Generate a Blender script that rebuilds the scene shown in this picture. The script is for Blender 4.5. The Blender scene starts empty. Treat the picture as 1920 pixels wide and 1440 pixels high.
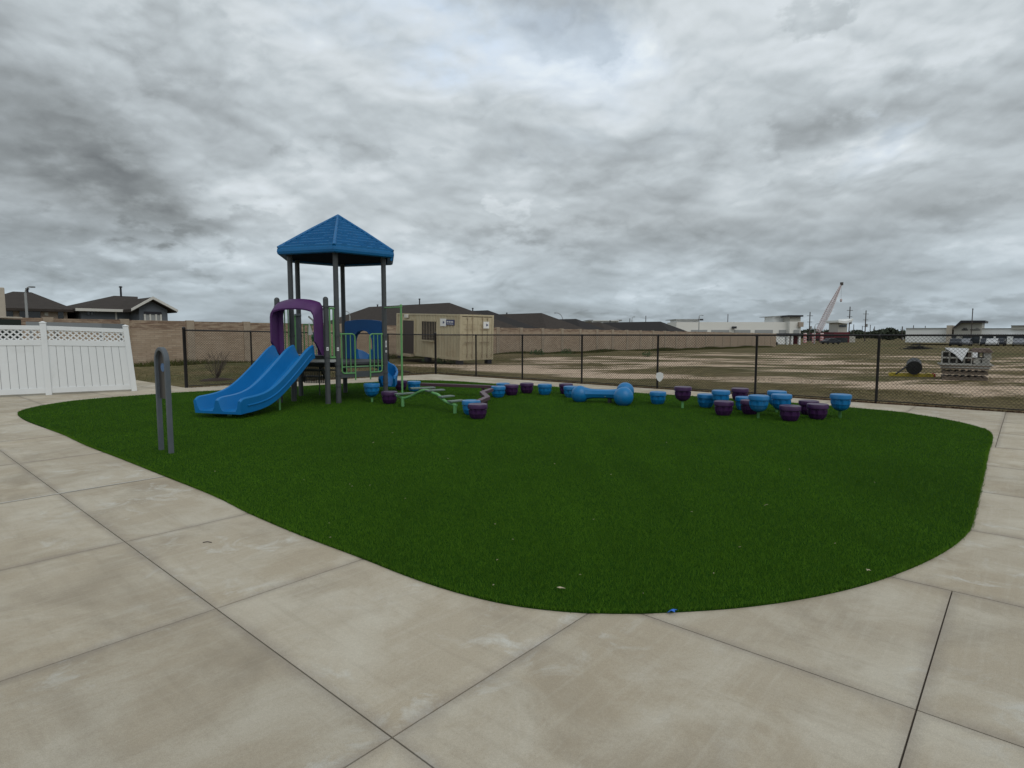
import bpy, math, random
import numpy as np
from mathutils import Vector, Matrix
random.seed(7); rng = np.random.default_rng(7)
sc = bpy.context.scene
R = math.radians
# ---------------- camera ----------------
FP, HZ, CAMH = 1100.0, 93.0, 1.52
PITCH = math.atan(HZ / FP); FG = math.hypot(FP, HZ); VH = 720 - HZ
cam_d = bpy.data.cameras.new('camera'); cam = bpy.data.objects.new('camera', cam_d)
sc.collection.objects.link(cam); sc.camera = cam
cam.location = (0, 0, CAMH); cam.rotation_euler = (R(90) - PITCH, 0, 0)
cam_d.sensor_width = 36; cam_d.lens = 36 * FP / 1920; cam_d.clip_start = .05; cam_d.clip_end = 6000
# ---------------- exposure ----------------
sc.view_settings.view_transform = 'Standard'; sc.view_settings.look = 'None'
sc.view_settings.exposure = 0.45; sc.view_settings.gamma = 1
SUN_EL, SUN_AZ = 50, 150          # azimuth: degrees clockwise from +Y seen from above
# ---------------- node helper ----------------
class NT:
    def __init__(s, tree): s.t = tree; s.n = tree.nodes; s.l = tree.links
    def node(s, typ, **kw):
        n = s.n.new(typ)
        for k, v in kw.items():
            if k.startswith('_'): setattr(n, k[1:], v)
        for k, v in kw.items():
            if not k.startswith('_'):
                key = int(k[1:]) if k[0] == 'i' and k[1:].isdigit() else k.replace('__', ' ')
                if hasattr(v, 'is_output') or hasattr(v, 'links'): s.l.new(v, n.inputs[key])
                else: n.inputs[key].default_value = v
        return n
    def math(s, op, a, b=0.0, c=None, clamp=False):
        n = s.n.new('ShaderNodeMath'); n.operation = op; n.use_clamp = clamp
        for i, v in enumerate((a, b, c)):
            if v is None: continue
            if hasattr(v, 'links'): s.l.new(v, n.inputs[i])
            else: n.inputs[i].default_value = v
        return n.outputs[0]
    def vmath(s, op, a, b=(0, 0, 0)):
        n = s.n.new('ShaderNodeVectorMath'); n.operation = op
        for i, v in enumerate((a, b)):
            if hasattr(v, 'links'): s.l.new(v, n.inputs[i])
            else: n.inputs[i].default_value = v
        return n
    def ramp(s, fac, stops):
        n = s.n.new('ShaderNodeValToRGB'); s.l.new(fac, n.inputs[0]); e = n.color_ramp.elements
        while len(e) < len(stops): e.new(.5)
        for el, (p, c) in zip(e, stops):
            el.position = p; el.color = (c, c, c, 1) if not hasattr(c, '__len__') else (*c, 1)
        return n.outputs[0]
    def mix(s, fac, a, b, mode='MIX'):
        n = s.n.new('ShaderNodeMix'); n.data_type = 'RGBA'; n.blend_type = mode
        for i, v in ((0, fac), (6, a), (7, b)):
            if hasattr(v, 'links'): s.l.new(v, n.inputs[i])
            elif i == 0: n.inputs[0].default_value = v
            else: n.inputs[i].default_value = (*v, 1)
        return n.outputs[2]
    def noise(s, vec, scale, detail=4, rough=.55, dist=0.0):
        n = s.n.new('ShaderNodeTexNoise'); s.l.new(vec, n.inputs['Vector'])
        n.inputs['Scale'].default_value = scale; n.inputs['Detail'].default_value = detail
        n.inputs['Roughness'].default_value = rough; n.inputs['Distortion'].default_value = dist
        return n.outputs[0]
    def sep(s, v):
        n = s.n.new('ShaderNodeSeparateXYZ'); s.l.new(v, n.inputs[0]); return n.outputs
    def comb(s, x, y, z):
        n = s.n.new('ShaderNodeCombineXYZ')
        for i, v in enumerate((x, y, z)):
            if hasattr(v, 'links'): s.l.new(v, n.inputs[i])
            else: n.inputs[i].default_value = v
        return n.outputs[0]
# ---------------- pixel helpers (measuring the photograph onto the ground) ----------------
def ground_z(x, y):
    d = max(0.0, y - 20.0)
    return -min(0.8, .0075 * d)
def undul(x, y): return .05 * math.sin(x * .31 + y * .17) + .04 * math.sin(x * .13 - y * .41 + 1) + .025 * math.sin(x * .9 + y * .7)
def GZ(x, y): return ground_z(x, y) - .035 + undul(x, y)
def ray(u, v):
    d = Vector((u - 960, FP, 720 - v)); c, s = math.cos(PITCH), math.sin(PITCH)
    return Vector((d.x, d.y * c + d.z * s, -d.y * s + d.z * c))
def G(u, v, z=0.0):
    d = ray(u, v); t = (z - CAMH) / d.z
    return Vector((d.x * t, d.y * t, z))
def P(u, v, Y):
    d = ray(u, v); t = Y / d.y
    return Vector((d.x * t, Y, CAMH + d.z * t))
def zat(v, Y): return CAMH + (VH - v) * Y / FG       # height seen at image row v, depth Y (small correction ignored)
def xat(u, v, Y): return P(u, v, Y).x
# ---------------- world ----------------
w = bpy.data.worlds.new("World"); sc.world = w; w.use_nodes = True
nt = NT(w.node_tree); nt.n.clear()
tc = nt.node('ShaderNodeTexCoord').outputs['Generated']
dirn = nt.vmath('NORMALIZE', tc).outputs[0]
dx, dy, dz = nt.sep(dirn)
# clouds live on the sky sphere: wide flat masses that get thinner toward the horizon
zz = nt.math('POWER', nt.math('MAXIMUM', dz, 0.0), .75)
def sph(k, off, oz, sx=1.0): return nt.comb(nt.math('MULTIPLY', dx, k * sx), nt.math('MULTIPLY', dy, k * sx), nt.math('ADD', oz, nt.math('MULTIPLY', nt.math('ADD', zz, off), k * 1.75)))
wrp = nt.noise(sph(2.2, 0, 5.5), 1.0, 3, .5)
def warped(v, amt): return nt.vmath('ADD', v, nt.comb(nt.math('MULTIPLY', wrp, amt), 0.0, nt.math('MULTIPLY', wrp, -amt * .7))).outputs[0]
big = nt.noise(sph(1.6, 0, 2.2), 1.0, 2, .4)
med = nt.noise(warped(sph(3.6, 0, 8.3), 1.1), 1.0, 8, .50)
med_up = nt.noise(warped(sph(3.6, .020, 8.3), 1.1), 1.0, 8, .50)     # the same clouds a little higher up: lit tops, grey bases
sml = nt.noise(warped(sph(9.0, 0, 1.9), 1.6), 1.0, 7, .52)
sml_up = nt.noise(warped(sph(9.0, .006, 1.9), 1.6), 1.0, 7, .52)
fine = nt.noise(sph(22.0, 0, 4.0), 1.0, 5, .55)
def puff(k, off, oz, amt):      # rounded billows: creases between soft lobes, two sizes
    v = nt.vmath('ADD', sph(k, off, oz, .85), nt.comb(nt.math('MULTIPLY', med, amt), nt.math('MULTIPLY', wrp, amt), nt.math('MULTIPLY', med, -amt * .5))).outputs[0]
    a_ = nt.math('ABSOLUTE', nt.math('SUBTRACT', nt.noise(v, 1.0, 1, .4), .5))
    b_ = nt.math('ABSOLUTE', nt.math('SUBTRACT', nt.noise(v, 2.7, 2, .5), .5))
    return nt.math('ADD', nt.math('MULTIPLY', a_, 1.0), nt.math('MULTIPLY', b_, .5))
pf, pf_up = puff(4.6, 0, 3.3, .9), puff(4.6, .012, 3.3, .9)
def contrast(x, lo, hi): return nt.node('ShaderNodeMapRange', _interpolation_type='SMOOTHSTEP', i0=x, i1=lo, i2=hi, i3=-.5, i4=.5).outputs[0]
t = nt.math('ADD', .685, nt.math('MULTIPLY', nt.math('SUBTRACT', big, .5), .40))
t = nt.math('SUBTRACT', t, nt.math('MULTIPLY', contrast(med, .36, .64), .22))
t = nt.math('ADD', t, nt.math('MULTIPLY', nt.math('SUBTRACT', med, med_up), .95))
t = nt.math('ADD', t, nt.math('MULTIPLY', nt.math('SUBTRACT', sml, sml_up), .55))
t = nt.math('SUBTRACT', t, nt.math('MULTIPLY', contrast(sml, .3, .7), .07))
t = nt.math('ADD', t, nt.math('MULTIPLY', nt.math('SUBTRACT', pf, .17), .42))
t = nt.math('ADD', t, nt.math('MULTIPLY', nt.math('SUBTRACT', pf, pf_up), .7))
t = nt.math('ADD', t, nt.math('MULTIPLY', nt.math('SUBTRACT', fine, .5), .05))
wob = nt.math('ADD', nt.math('MULTIPLY', nt.math('SUBTRACT', med, .5), .16), nt.math('MULTIPLY', nt.math('SUBTRACT', fine, .5), .11))
def blob(u, v, r, amt, soft=.5, ax=1.0, tilt=0.0, mask=False):
    """a cloud mass of its own in the sky dome: direction, angular radius (rad), amount"""
    global t
    c = ray(u, v).normalized()
    e = Vector((c.y, -c.x, 0)).normalized(); f = c.cross(e)
    if tilt: e, f = e * math.cos(tilt) + f * math.sin(tilt), f * math.cos(tilt) - e * math.sin(tilt)
    a = nt.vmath('DOT_PRODUCT', dirn, tuple(e / ax)).outputs['Value']
    b = nt.vmath('DOT_PRODUCT', dirn, tuple(f)).outputs['Value']
    fr = nt.vmath('DOT_PRODUCT', dirn, tuple(c)).outputs['Value']
    dd = nt.math('SQRT', nt.math('ADD', nt.math('MULTIPLY', a, a), nt.math('MULTIPLY', b, b)))
    dd = nt.math('ADD', dd, wob)
    m = nt.node('ShaderNodeMapRange', _interpolation_type='SMOOTHSTEP', i0=dd, i1=r, i2=r * (1 - soft), i3=0.0, i4=amt)
    o = nt.math('MULTIPLY', m.outputs[0], nt.math('GREATER_THAN', fr, 0.0))
    if amt < 0 or not mask: t = nt.math('ADD', t, o)
    return o
for b in [
    (60, 170, .28, -.20, .95, 1.4, .25), (110, 280, .13, -.17, .8, 1.9, .30), (235, 340, .065, -.14, .7, 1.9, .45), (1000, 10, .10, -.20, .7, 1.7, .15), (1060, 55, .04, -.12, .8, 2.0, .6),
    (1530, 238, .06, -.20, .9, 1.5), (1570, 190, .09, -.10, .9, 2.2), (370, 90, .07, -.13, .7, 1.6), (1810, 120, .13, -.12, .7, 1.4, .3), (1500, 45, .02, -.14, .8, 1.6),
    (90, 450, .05, -.13, .7, 4.5, .1), (480, 430, .022, -.10, .7, 3.0), (1150, 290, .07, -.13, .8, 3.6), (700, 285, .025, -.09, .8, 6.0, -.05), (1850, 390, .05, -.10, .7, 2.5),
    (1150, 455, .05, -.11, .8, 5.0, .1), (880, 440, .04, -.10, .8, 3.5), (1350, 585, .022, -.12, .8, 16.0), (150, 520, .03, -.08, .8, 7.0),
    (700, 130, .24, .13, .9, 1.5), (1250, 120, .22, .17, .9, 1.7), (420, 360, .07, .13, .8, 2.6, .35), (120, 395, .03, .11, .8, 5.0, .15), (1600, 150, .045, .10, .95, 3.0),
    (1650, 290, .05, .13, .8, 3.0), (1850, 470, .03, .10, .8, 4.0), (300, 490, .02, .09, .8, 6.0), (950, 395, .02, .12, .8, 4.0), (1200, 560, .02, .08, .8, 6.0), (1750, 60, .06, .12, .8, 2.2, -.4)]:
    blob(*b)
el = nt.ramp(dz, [(0.0, -.0), (.04, 0.0), (1, 0)])
lowband = nt.node('ShaderNodeMapRange', i0=dz, i1=0.22, i2=0.0, i3=0.0, i4=-.09).outputs[0]
t = nt.math('ADD', t, lowband)
cloud = nt.ramp(t, [(0.0, (.095, .102, .104)), (.25, (.152, .165, .168)), (.48, (.230, .252, .262)), (.68, (.320, .352, .368)), (.88, (.43, .462, .480)), (1.0, (.54, .565, .555))])
blue = nt.math('ADD', nt.math('ADD', blob(700, 55, .12, .42, .9, 1.6, .3, True), blob(1080, 150, .13, .28, .9, 2.2, .1, True)), blob(1640, 350, .06, .25, .9, 1.5, -.8, True), clamp=True)
cloud = nt.mix(nt.math('MULTIPLY', blue, nt.node('ShaderNodeMapRange', i0=med, i1=.60, i2=.42, i3=0.0, i4=1.0).outputs[0]), cloud, (.40, .50, .64))
lowtint = nt.node('ShaderNodeMapRange', i0=dz, i1=0.18, i2=0.0, i3=0.0, i4=1.0).outputs[0]
cloud = nt.mix(nt.math('MULTIPLY', lowtint, .65), cloud, nt.mix(1.0, cloud, (.80, .90, 1.0), 'MULTIPLY'))
sky = nt.node('ShaderNodeTexSky', _sky_type='NISHITA', _sun_disc=False, _sun_elevation=R(SUN_EL), _sun_rotation=R(SUN_AZ)).outputs[0]
cloud10 = nt.mix(1.0, cloud, (12.2, 12.2, 12.2), 'MULTIPLY')
gap = nt.node('ShaderNodeMapRange', i0=t, i1=.80, i2=1.1, i3=.97, i4=.82).outputs[0]
skymix = nt.mix(gap, sky, cloud10)
bg = nt.node('ShaderNodeBackground', Color=skymix, Strength=0.1)
out = nt.node('ShaderNodeOutputWorld', Surface=bg.outputs[0])
# ---------------- sun ----------------
sd = bpy.data.lights.new('sun', 'SUN'); sun = bpy.data.objects.new('sun', sd); sc.collection.objects.link(sun)
sd.energy = 0.75; sd.angle = R(50); sd.color = (1.0, .965, .91)
sv = Vector((math.sin(R(SUN_AZ)) * math.cos(R(SUN_EL)), math.cos(R(SUN_AZ)) * math.cos(R(SUN_EL)), math.sin(R(SUN_EL))))
sun.rotation_euler = sv.to_track_quat('Z', 'Y').to_euler(); sun.location = (0, 0, 30)

# ---------------- materials ----------------
MATS = {}
def mat(name, col, rough=.6, var=.12, scale=6.0, bump=.0, bscale=60.0, metal=0.0, spec=.35, dirt=None, tint=None, coords='Object'):
    if name in MATS: return MATS[name]
    m = bpy.data.materials.new(name); m.use_nodes = True; n = NT(m.node_tree)
    b = m.node_tree.nodes['Principled BSDF']; o = n.node('ShaderNodeTexCoord').outputs[coords]
    nz = n.noise(o, scale, 5, .6)
    lo = tuple(c * (1 - var) for c in col); hi = tuple(min(1, c * (1 + var)) for c in (tint or col))
    c = n.mix(nz, lo, hi)
    c = n.mix(n.math('MULTIPLY', n.ramp(nz, [(.3, 0), (.7, 1)]), .6), c, hi)
    if dirt:
        dn = n.noise(o, scale * .55, 8, .7, .4)
        c = n.mix(n.math('MULTIPLY', n.ramp(dn, [(.5, 0), (.72, 1)]), dirt[1]), c, dirt[0])
    n.l.new(c, b.inputs['Base Color']); b.inputs['Metallic'].default_value = metal
    rr = n.math('ADD', rough - .08, n.math('MULTIPLY', nz, .16), clamp=True); n.l.new(rr, b.inputs['Roughness'])
    b.inputs['Specular IOR Level'].default_value = spec
    if bump:
        bn = n.node('ShaderNodeBump', Strength=bump, Distance=.01); n.l.new(n.noise(o, bscale, 6, .65), bn.inputs['Height'])
        n.l.new(bn.outputs[0], b.inputs['Normal'])
    MATS[name] = m; return m
M_blue = mat('blue plastic', (.003, .150, .41), .42, .1, 3, .08, 220, dirt=((.008, .14, .36), .35))
M_blue2 = mat('deep blue plastic', (.006, .075, .24), .45, .1, 3, .08, 220)
M_podblue = mat('bright blue plastic', (.006, .150, .37), .33, .12, 7, .1, 160, dirt=((.10, .20, .32), .4))
M_roofblue = mat('roof blue plastic', (.004, .115, .295), .5, .14, 4, .1, 120)
M_purple = mat('purple plastic', (.075, .022, .105), .5, .15, 4, .08, 200)
M_podpurple = mat('plum plastic', (.042, .012, .060), .34, .18, 8, .1, 160, dirt=((.085, .045, .08), .4))
M_post = mat('dark grey paint', (.062, .068, .072), .5, .15, 5, .06, 300, dirt=((.10, .10, .10), .4))
M_hoop = mat('slate grey paint', (.085, .10, .115), .5, .15, 5, .06, 300, dirt=((.14, .14, .14), .5))
M_green = mat('light green paint', (.13, .33, .12), .4, .1, 6, dirt=((.12, .26, .12), .5))
M_deck = mat('dark coated deck', (.03, .032, .035), .6, .2, 8, .1, 200)
M_plank = mat('grey green grip metal', (.12, .16, .14), .5, .15, 20, .1, 300)
M_beam = mat('brown purple coated beam', (.085, .045, .06), .45, .15, 8)
M_rail = mat('pale grey metal', (.35, .36, .35), .45, .1, 8)
M_blackvinyl = mat('black vinyl coating', (.010, .009, .010), .45, .2, 8)
M_wire = mat('black vinyl wire', (.012, .010, .010), .5, .1, 8)
M_white = mat('white vinyl', (.74, .76, .77), .35, .03, 3, dirt=((.60, .61, .60), .45))
M_sticker = mat('white sticker', (.72, .73, .72), .4, .04, 5)
M_bluesticker = mat('pale blue sticker', (.07, .15, .30), .4, .06, 5)
M_lamp = mat('galvanised pole', (.30, .31, .31), .5, .1, 3)
M_wood = mat('weathered wood', (.17, .135, .105), .8, .3, 9, .3, 40)
M_pole = mat('creosote pole', (.07, .06, .055), .8, .2, 4)
M_mulch = mat('dark mulch', (.035, .022, .016), .95, .4, 25, .6, 60)
M_twig = mat('bare twig', (.075, .06, .05), .8, .2, 20)
M_yellow = mat('faded yellow paint', (.42, .33, .03), .6, .2, 6, dirt=((.2, .15, .06), .7))
M_red = mat('red end paint', (.28, .03, .02), .6, .2, 6)
M_black = mat('black plastic roll', (.012, .013, .013), .55, .3, 30, .3, 80)
M_tarp = mat('white sheet', (.72, .74, .77), .5, .08, 5, .3, 15)
M_block = mat('grey concrete block', (.33, .325, .30), .9, .15, 8, .3, 60)
M_paver = mat('brown paver', (.20, .155, .135), .9, .25, 10, .3, 60)
M_cream = mat('cream stucco', (.42, .41, .37), .85, .05, 2)
M_offwhite = mat('off white wall', (.74, .75, .74), .8, .03, 1)
M_warewall = mat('pale warehouse wall', (.72, .71, .67), .8, .03, .3)
M_doorgrey = mat('grey shutter', (.30, .31, .31), .6, .06, 3)
M_dark = mat('dark trim', (.022, .022, .028), .5, .1, 4)
M_glass = mat('dark window glass', (.018, .024, .03), .12, .1, 2, spec=.8)
M_shingle = mat('dark shingles', (.036, .031, .028), .95, .22, 3, .5, 30, tint=(.050, .042, .037), spec=.15)
M_shingle2 = mat('charcoal shingles', (.032, .030, .030), .95, .2, 3, .5, 30, spec=.15)
M_bluegrey = mat('blue grey siding', (.13, .145, .165), .75, .06, 3)
M_tanbrick = mat('tan house brick', (.33, .27, .22), .85, .2, 8, .3, 30)
M_trim = mat('pale trim', (.58, .57, .53), .6, .05, 3)
M_contbeige = mat('beige container paint', (.45, .395, .27), .55, .06, 2.5, .05, 80, dirt=((.30, .22, .13), .55))
M_conttrim = mat('worn beige trim', (.37, .31, .22), .6, .12, 8, dirt=((.20, .12, .07), .7))
M_doorbrown = mat('brown steel door', (.055, .045, .042), .5, .1, 4)
M_navy = mat('navy sign', (.035, .045, .13), .5, .05, 4)
M_curb = mat('pale stone', (.45, .40, .33), .85, .12, 5, .3, 40)
M_craneR = mat('pink red lattice paint', (.52, .43, .43), .6, .1, 2)
M_craneW = mat('pale lattice paint', (.70, .62, .62), .6, .1, 2)
M_redbuild = mat('dark red siding', (.10, .014, .022), .7, .1, 1)
M_leaf = mat('dry leaf', (.42, .36, .25), .7, .3, 40)
M_tape = mat('blue tape', (.02, .13, .55), .5, .1, 40)
M_darkgreen = mat('dark green paint', (.008, .016, .012), .5, .1, 3)
M_canopy = mat('flat grey metal', (.20, .215, .225), .55, .05, 3)
M_treeleaf = mat('dark tree leaves', (.035, .045, .028), .8, .35, 1.2)
M_bark = mat('bark', (.09, .075, .06), .9, .2, 6)
M_weed = mat('weed leaves', (.045, .085, .028), .7, .35, 6)
M_tyre = mat('tyre rubber', (.015, .015, .015), .8, .1, 6)
M_carwhite = mat('white car paint', (.5, .51, .52), .3, .03, 2)
M_cardark = mat('dark car paint', (.03, .035, .045), .3, .05, 2)
M_carsilver = mat('silver car paint', (.20, .21, .23), .3, .05, 2)
# concrete
def concrete_mat():
    m = bpy.data.materials.new('broomed concrete'); m.use_nodes = True; n = NT(m.node_tree)
    b = m.node_tree.nodes['Principled BSDF']; o = n.node('ShaderNodeTexCoord').outputs['Object']
    tintv = n.node('ShaderNodeAttribute', _attribute_name='slab_tint').outputs['Fac']
    o = n.vmath('ADD', o, n.comb(n.math('MULTIPLY', tintv, 37.0), n.math('MULTIPLY', tintv, 19.0), 0.0)).outputs[0]
    base = n.mix(n.ramp(n.noise(o, .55, 4, .55, .3), [(.3, 0), (.7, 1)]), (.395, .335, .248), (.45, .40, .318))
    base = n.mix(n.math('MULTIPLY', n.ramp(n.noise(o, 1.6, 7, .65, .6), [(.44, 0), (.66, 1)]), .75), base, (.54, .50, .415))
    base = n.mix(n.math('MULTIPLY', n.ramp(n.noise(o, 1.05, 7, .62, .8), [(.50, 0), (.68, 1)]), .6), base, (.295, .252, .192))
    rot = n.node('ShaderNodeMapping', Vector=o); rot.inputs['Rotation'].default_value = (0, 0, R(-48.7))
    strk = n.node('ShaderNodeMapping', Vector=rot.outputs[0]); strk.inputs['Scale'].default_value = (.9, 16, 1)
    base = n.mix(n.math('MULTIPLY', n.ramp(n.noise(strk.outputs[0], 1.5, 6, .6, .2), [(.50, 0), (.70, 1)]), .26), base, (.53, .49, .41))
    strk2 = n.node('ShaderNodeMapping', Vector=rot.outputs[0]); strk2.inputs['Scale'].default_value = (11, .7, 1); strk2.inputs['Location'].default_value = (9, 3, 0)
    base = n.mix(n.math('MULTIPLY', n.ramp(n.noise(strk2.outputs[0], 1.2, 6, .65, .3), [(.52, 0), (.70, 1)]), .22), base, (.28, .24, .185))
    blot = n.math('MULTIPLY', n.ramp(n.noise(o, 3.1, 8, .68, .9), [(.54, 0), (.68, 1)]), n.ramp(n.noise(o, .8, 2, .5), [(.48, 0), (.60, 1)]))
    base = n.mix(n.math('MULTIPLY', blot, .8), base, (.56, .55, .50))
    grain = n.noise(o, 260, 3, .7)
    base = n.mix(1.0, base, n.ramp(grain, [(.28, .80), (.72, 1.18)]), 'MULTIPLY')
    base = n.mix(1.0, base, n.ramp(n.noise(o, 70, 4, .7), [(.3, .93), (.7, 1.07)]), 'MULTIPLY')
    base = n.mix(1.0, base, n.ramp(tintv, [(0, .93), (1, 1.06)]), 'MULTIPLY')
    ed = n.node('ShaderNodeAttribute', _attribute_name='edge').outputs['Fac']
    em = n.math('MULTIPLY', n.ramp(n.math('ADD', ed, n.math('MULTIPLY', n.math('SUBTRACT', n.noise(o, 3.5, 5, .6), .5), .75)), [(.55, 0), (1.0, 1)]), .42)
    base = n.mix(em, base, (.235, .205, .18))
    n.l.new(base, b.inputs['Base Color']); b.inputs['Roughness'].default_value = .9; b.inputs['Specular IOR Level'].default_value = .15
    bn = n.node('ShaderNodeBump', Strength=.45, Distance=.004); n.l.new(n.math('ADD', grain, n.noise(strk.outputs[0], 30, 4, .7)), bn.inputs['Height'])
    n.l.new(bn.outputs[0], b.inputs['Normal'])
    return m
M_conc = concrete_mat()
M_gap = mat('dark joint filler', (.11, .09, .075), .95, .3, 20)
def field_mat():
    m = bpy.data.materials.new('patchy field'); m.use_nodes = True; n = NT(m.node_tree)
    b = m.node_tree.nodes['Principled BSDF']; o = n.node('ShaderNodeTexCoord').outputs['Object']
    g = n.mix(n.ramp(n.noise(o, .35, 6, .65, .5), [(.32, 0), (.68, 1)]), (.088, .080, .034), (.175, .135, .075))
    g = n.mix(n.math('MULTIPLY', n.ramp(n.noise(o, 1.7, 8, .7), [(.45, 0), (.65, 1)]), .6), g, (.165, .13, .07))
    g = n.mix(n.math('MULTIPLY', n.ramp(n.noise(o, .12, 5, .6), [(.5, 0), (.66, 1)]), .55), g, (.055, .075, .026))
    g = n.mix(1.0, g, n.ramp(n.noise(o, 3.2, 9, .78), [(.34, .48), (.66, 1.5)]), 'MULTIPLY')
    g = n.mix(1.0, g, n.ramp(n.noise(o, 16, 6, .75), [(.3, .62), (.7, 1.35)]), 'MULTIPLY')
    at = n.node('ShaderNodeAttribute', _attribute_name='dirt').outputs['Fac']
    mp = n.node('ShaderNodeMapping', Vector=o); mp.inputs['Rotation'].default_value = (0, 0, R(30)); mp.inputs['Scale'].default_value = (.3, 1, 1)
    dn = n.math('ADD', n.math('MULTIPLY', n.noise(mp.outputs[0], .42, 12, .74, .5), 1.15), n.math('MULTIPLY', n.math('SUBTRACT', at, .5), .62))
    dm = n.ramp(dn, [(.585, 0), (.65, 1)])
    dc = n.mix(n.noise(o, 1.3, 8, .7), (.38, .27, .19), (.74, .60, .46))
    dc = n.mix(1.0, dc, n.ramp(n.noise(o, 6, 8, .78), [(.32, .62), (.68, 1.22)]), 'MULTIPLY')
    c = n.mix(dm, g, dc)
    n.l.new(c, b.inputs['Base Color']); b.inputs['Roughness'].default_value = .95; b.inputs['Specular IOR Level'].default_value = .05
    bn = n.node('ShaderNodeBump', Strength=.8, Distance=.05); n.l.new(n.noise(o, 14, 7, .7), bn.inputs['Height']); n.l.new(bn.outputs[0], b.inputs['Normal'])
    return m
M_field = field_mat()
def turf_mat(name, k):
    m = bpy.data.materials.new(name); m.use_nodes = True; n = NT(m.node_tree)
    b = m.node_tree.nodes['Principled BSDF']; o = n.node('ShaderNodeTexCoord').outputs['Object']
    at = n.node('ShaderNodeAttribute', _attribute_name='tint').outputs['Fac']
    c = n.ramp(at, [(0, (.038 * k, .102 * k, .004 * k)), (.6, (.074 * k, .176 * k, .009 * k)), (.9, (.088 * k, .17 * k, .012 * k)), (1, (.13 * k, .20 * k, .03 * k))])
    c = n.mix(1.0, c, n.ramp(n.noise(o, .6, 4, .6), [(.3, .84), (.7, 1.14)]), 'MULTIPLY')
    mp = n.node('ShaderNodeMapping', Vector=o); mp.inputs['Rotation'].default_value = (0, 0, R(-48)); mp.inputs['Scale'].default_value = (1, .12, 1)
    c = n.mix(1.0, c, n.ramp(n.noise(mp.outputs[0], 2.2, 4, .6), [(.35, .9), (.65, 1.08)]), 'MULTIPLY')
    n.l.new(c, b.inputs['Base Color']); b.inputs['Roughness'].default_value = .7; b.inputs['Specular IOR Level'].default_value = .12
    return m
M_turf = turf_mat('turf blades', 1.0); M_turfbase = mat('turf backing', (.014, .045, .004), .95, .3, 60, .6, 150, spec=.03)
M_grass = turf_mat('field blades', 1.0)
def field_blade_mat():
    m = bpy.data.materials.new('dry field blades'); m.use_nodes = True; n = NT(m.node_tree)
    b = m.node_tree.nodes['Principled BSDF']
    at = n.node('ShaderNodeAttribute', _attribute_name='tint').outputs['Fac']
    n.l.new(n.ramp(at, [(0, (.05, .075, .02)), (.35, (.085, .08, .03)), (.65, (.15, .115, .055)), (1, (.27, .21, .12))]), b.inputs['Base Color'])
    b.inputs['Roughness'].default_value = .95; b.inputs['Specular IOR Level'].default_value = .05; return m
M_fieldblade = field_blade_mat()
def brick_mat():
    m = bpy.data.materials.new('tan block wall'); m.use_nodes = True; n = NT(m.node_tree)
    b = m.node_tree.nodes['Principled BSDF']; o = n.node('ShaderNodeTexCoord').outputs['Object']
    x, y, z = n.sep(o)
    v = n.comb(n.math('ADD', x, y), z, 0.0)
    br = n.node('ShaderNodeTexBrick', Vector=v, Scale=1.0); br.inputs['Brick Width'].default_value = .40; br.inputs['Row Height'].default_value = .10
    br.inputs['Mortar Size'].default_value = .008; br.inputs['Color1'].default_value = (.33, .245, .17, 1); br.inputs['Color2'].default_value = (.43, .335, .245, 1)
    br.inputs['Mortar'].default_value = (.25, .205, .16, 1)
    c = n.mix(n.math('MULTIPLY', n.ramp(n.noise(o, 1.8, 8, .7, .3), [(.4, 0), (.7, 1)]), .5), br.outputs['Color'], (.29, .205, .14))
    c = n.mix(n.math('MULTIPLY', n.ramp(n.noise(o, .5, 6, .6, .3), [(.48, 0), (.68, 1)]), .4), c, (.48, .395, .30))
    top = n.node('ShaderNodeMapRange', i0=z, i1=1.95, i2=1.98, i3=0.0, i4=1.0).outputs[0]
    mp = n.node('ShaderNodeMapping', Vector=o); mp.inputs['Scale'].default_value = (.8, .8, 6)
    c = n.mix(n.math('MULTIPLY', n.math('MULTIPLY', top, n.ramp(n.noise(mp.outputs[0], 1.4, 5, .7), [(.42, 0), (.58, 1)])), .75), c, (.145, .085, .058))
    n.l.new(c, b.inputs['Base Color']); b.inputs['Roughness'].default_value = .92
    bn = n.node('ShaderNodeBump', Strength=.6, Distance=.02); n.l.new(n.math('ADD', br.outputs['Fac'], n.noise(o, 8, 6, .7)), bn.inputs['Height']); n.l.new(bn.outputs[0], b.inputs['Normal'])
    return m
M_brick = brick_mat()
M_brickcap = mat('wall pillar block', (.33, .27, .205), .92, .15, 5, .4, 30, dirt=((.2, .14, .1), .6))

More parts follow.
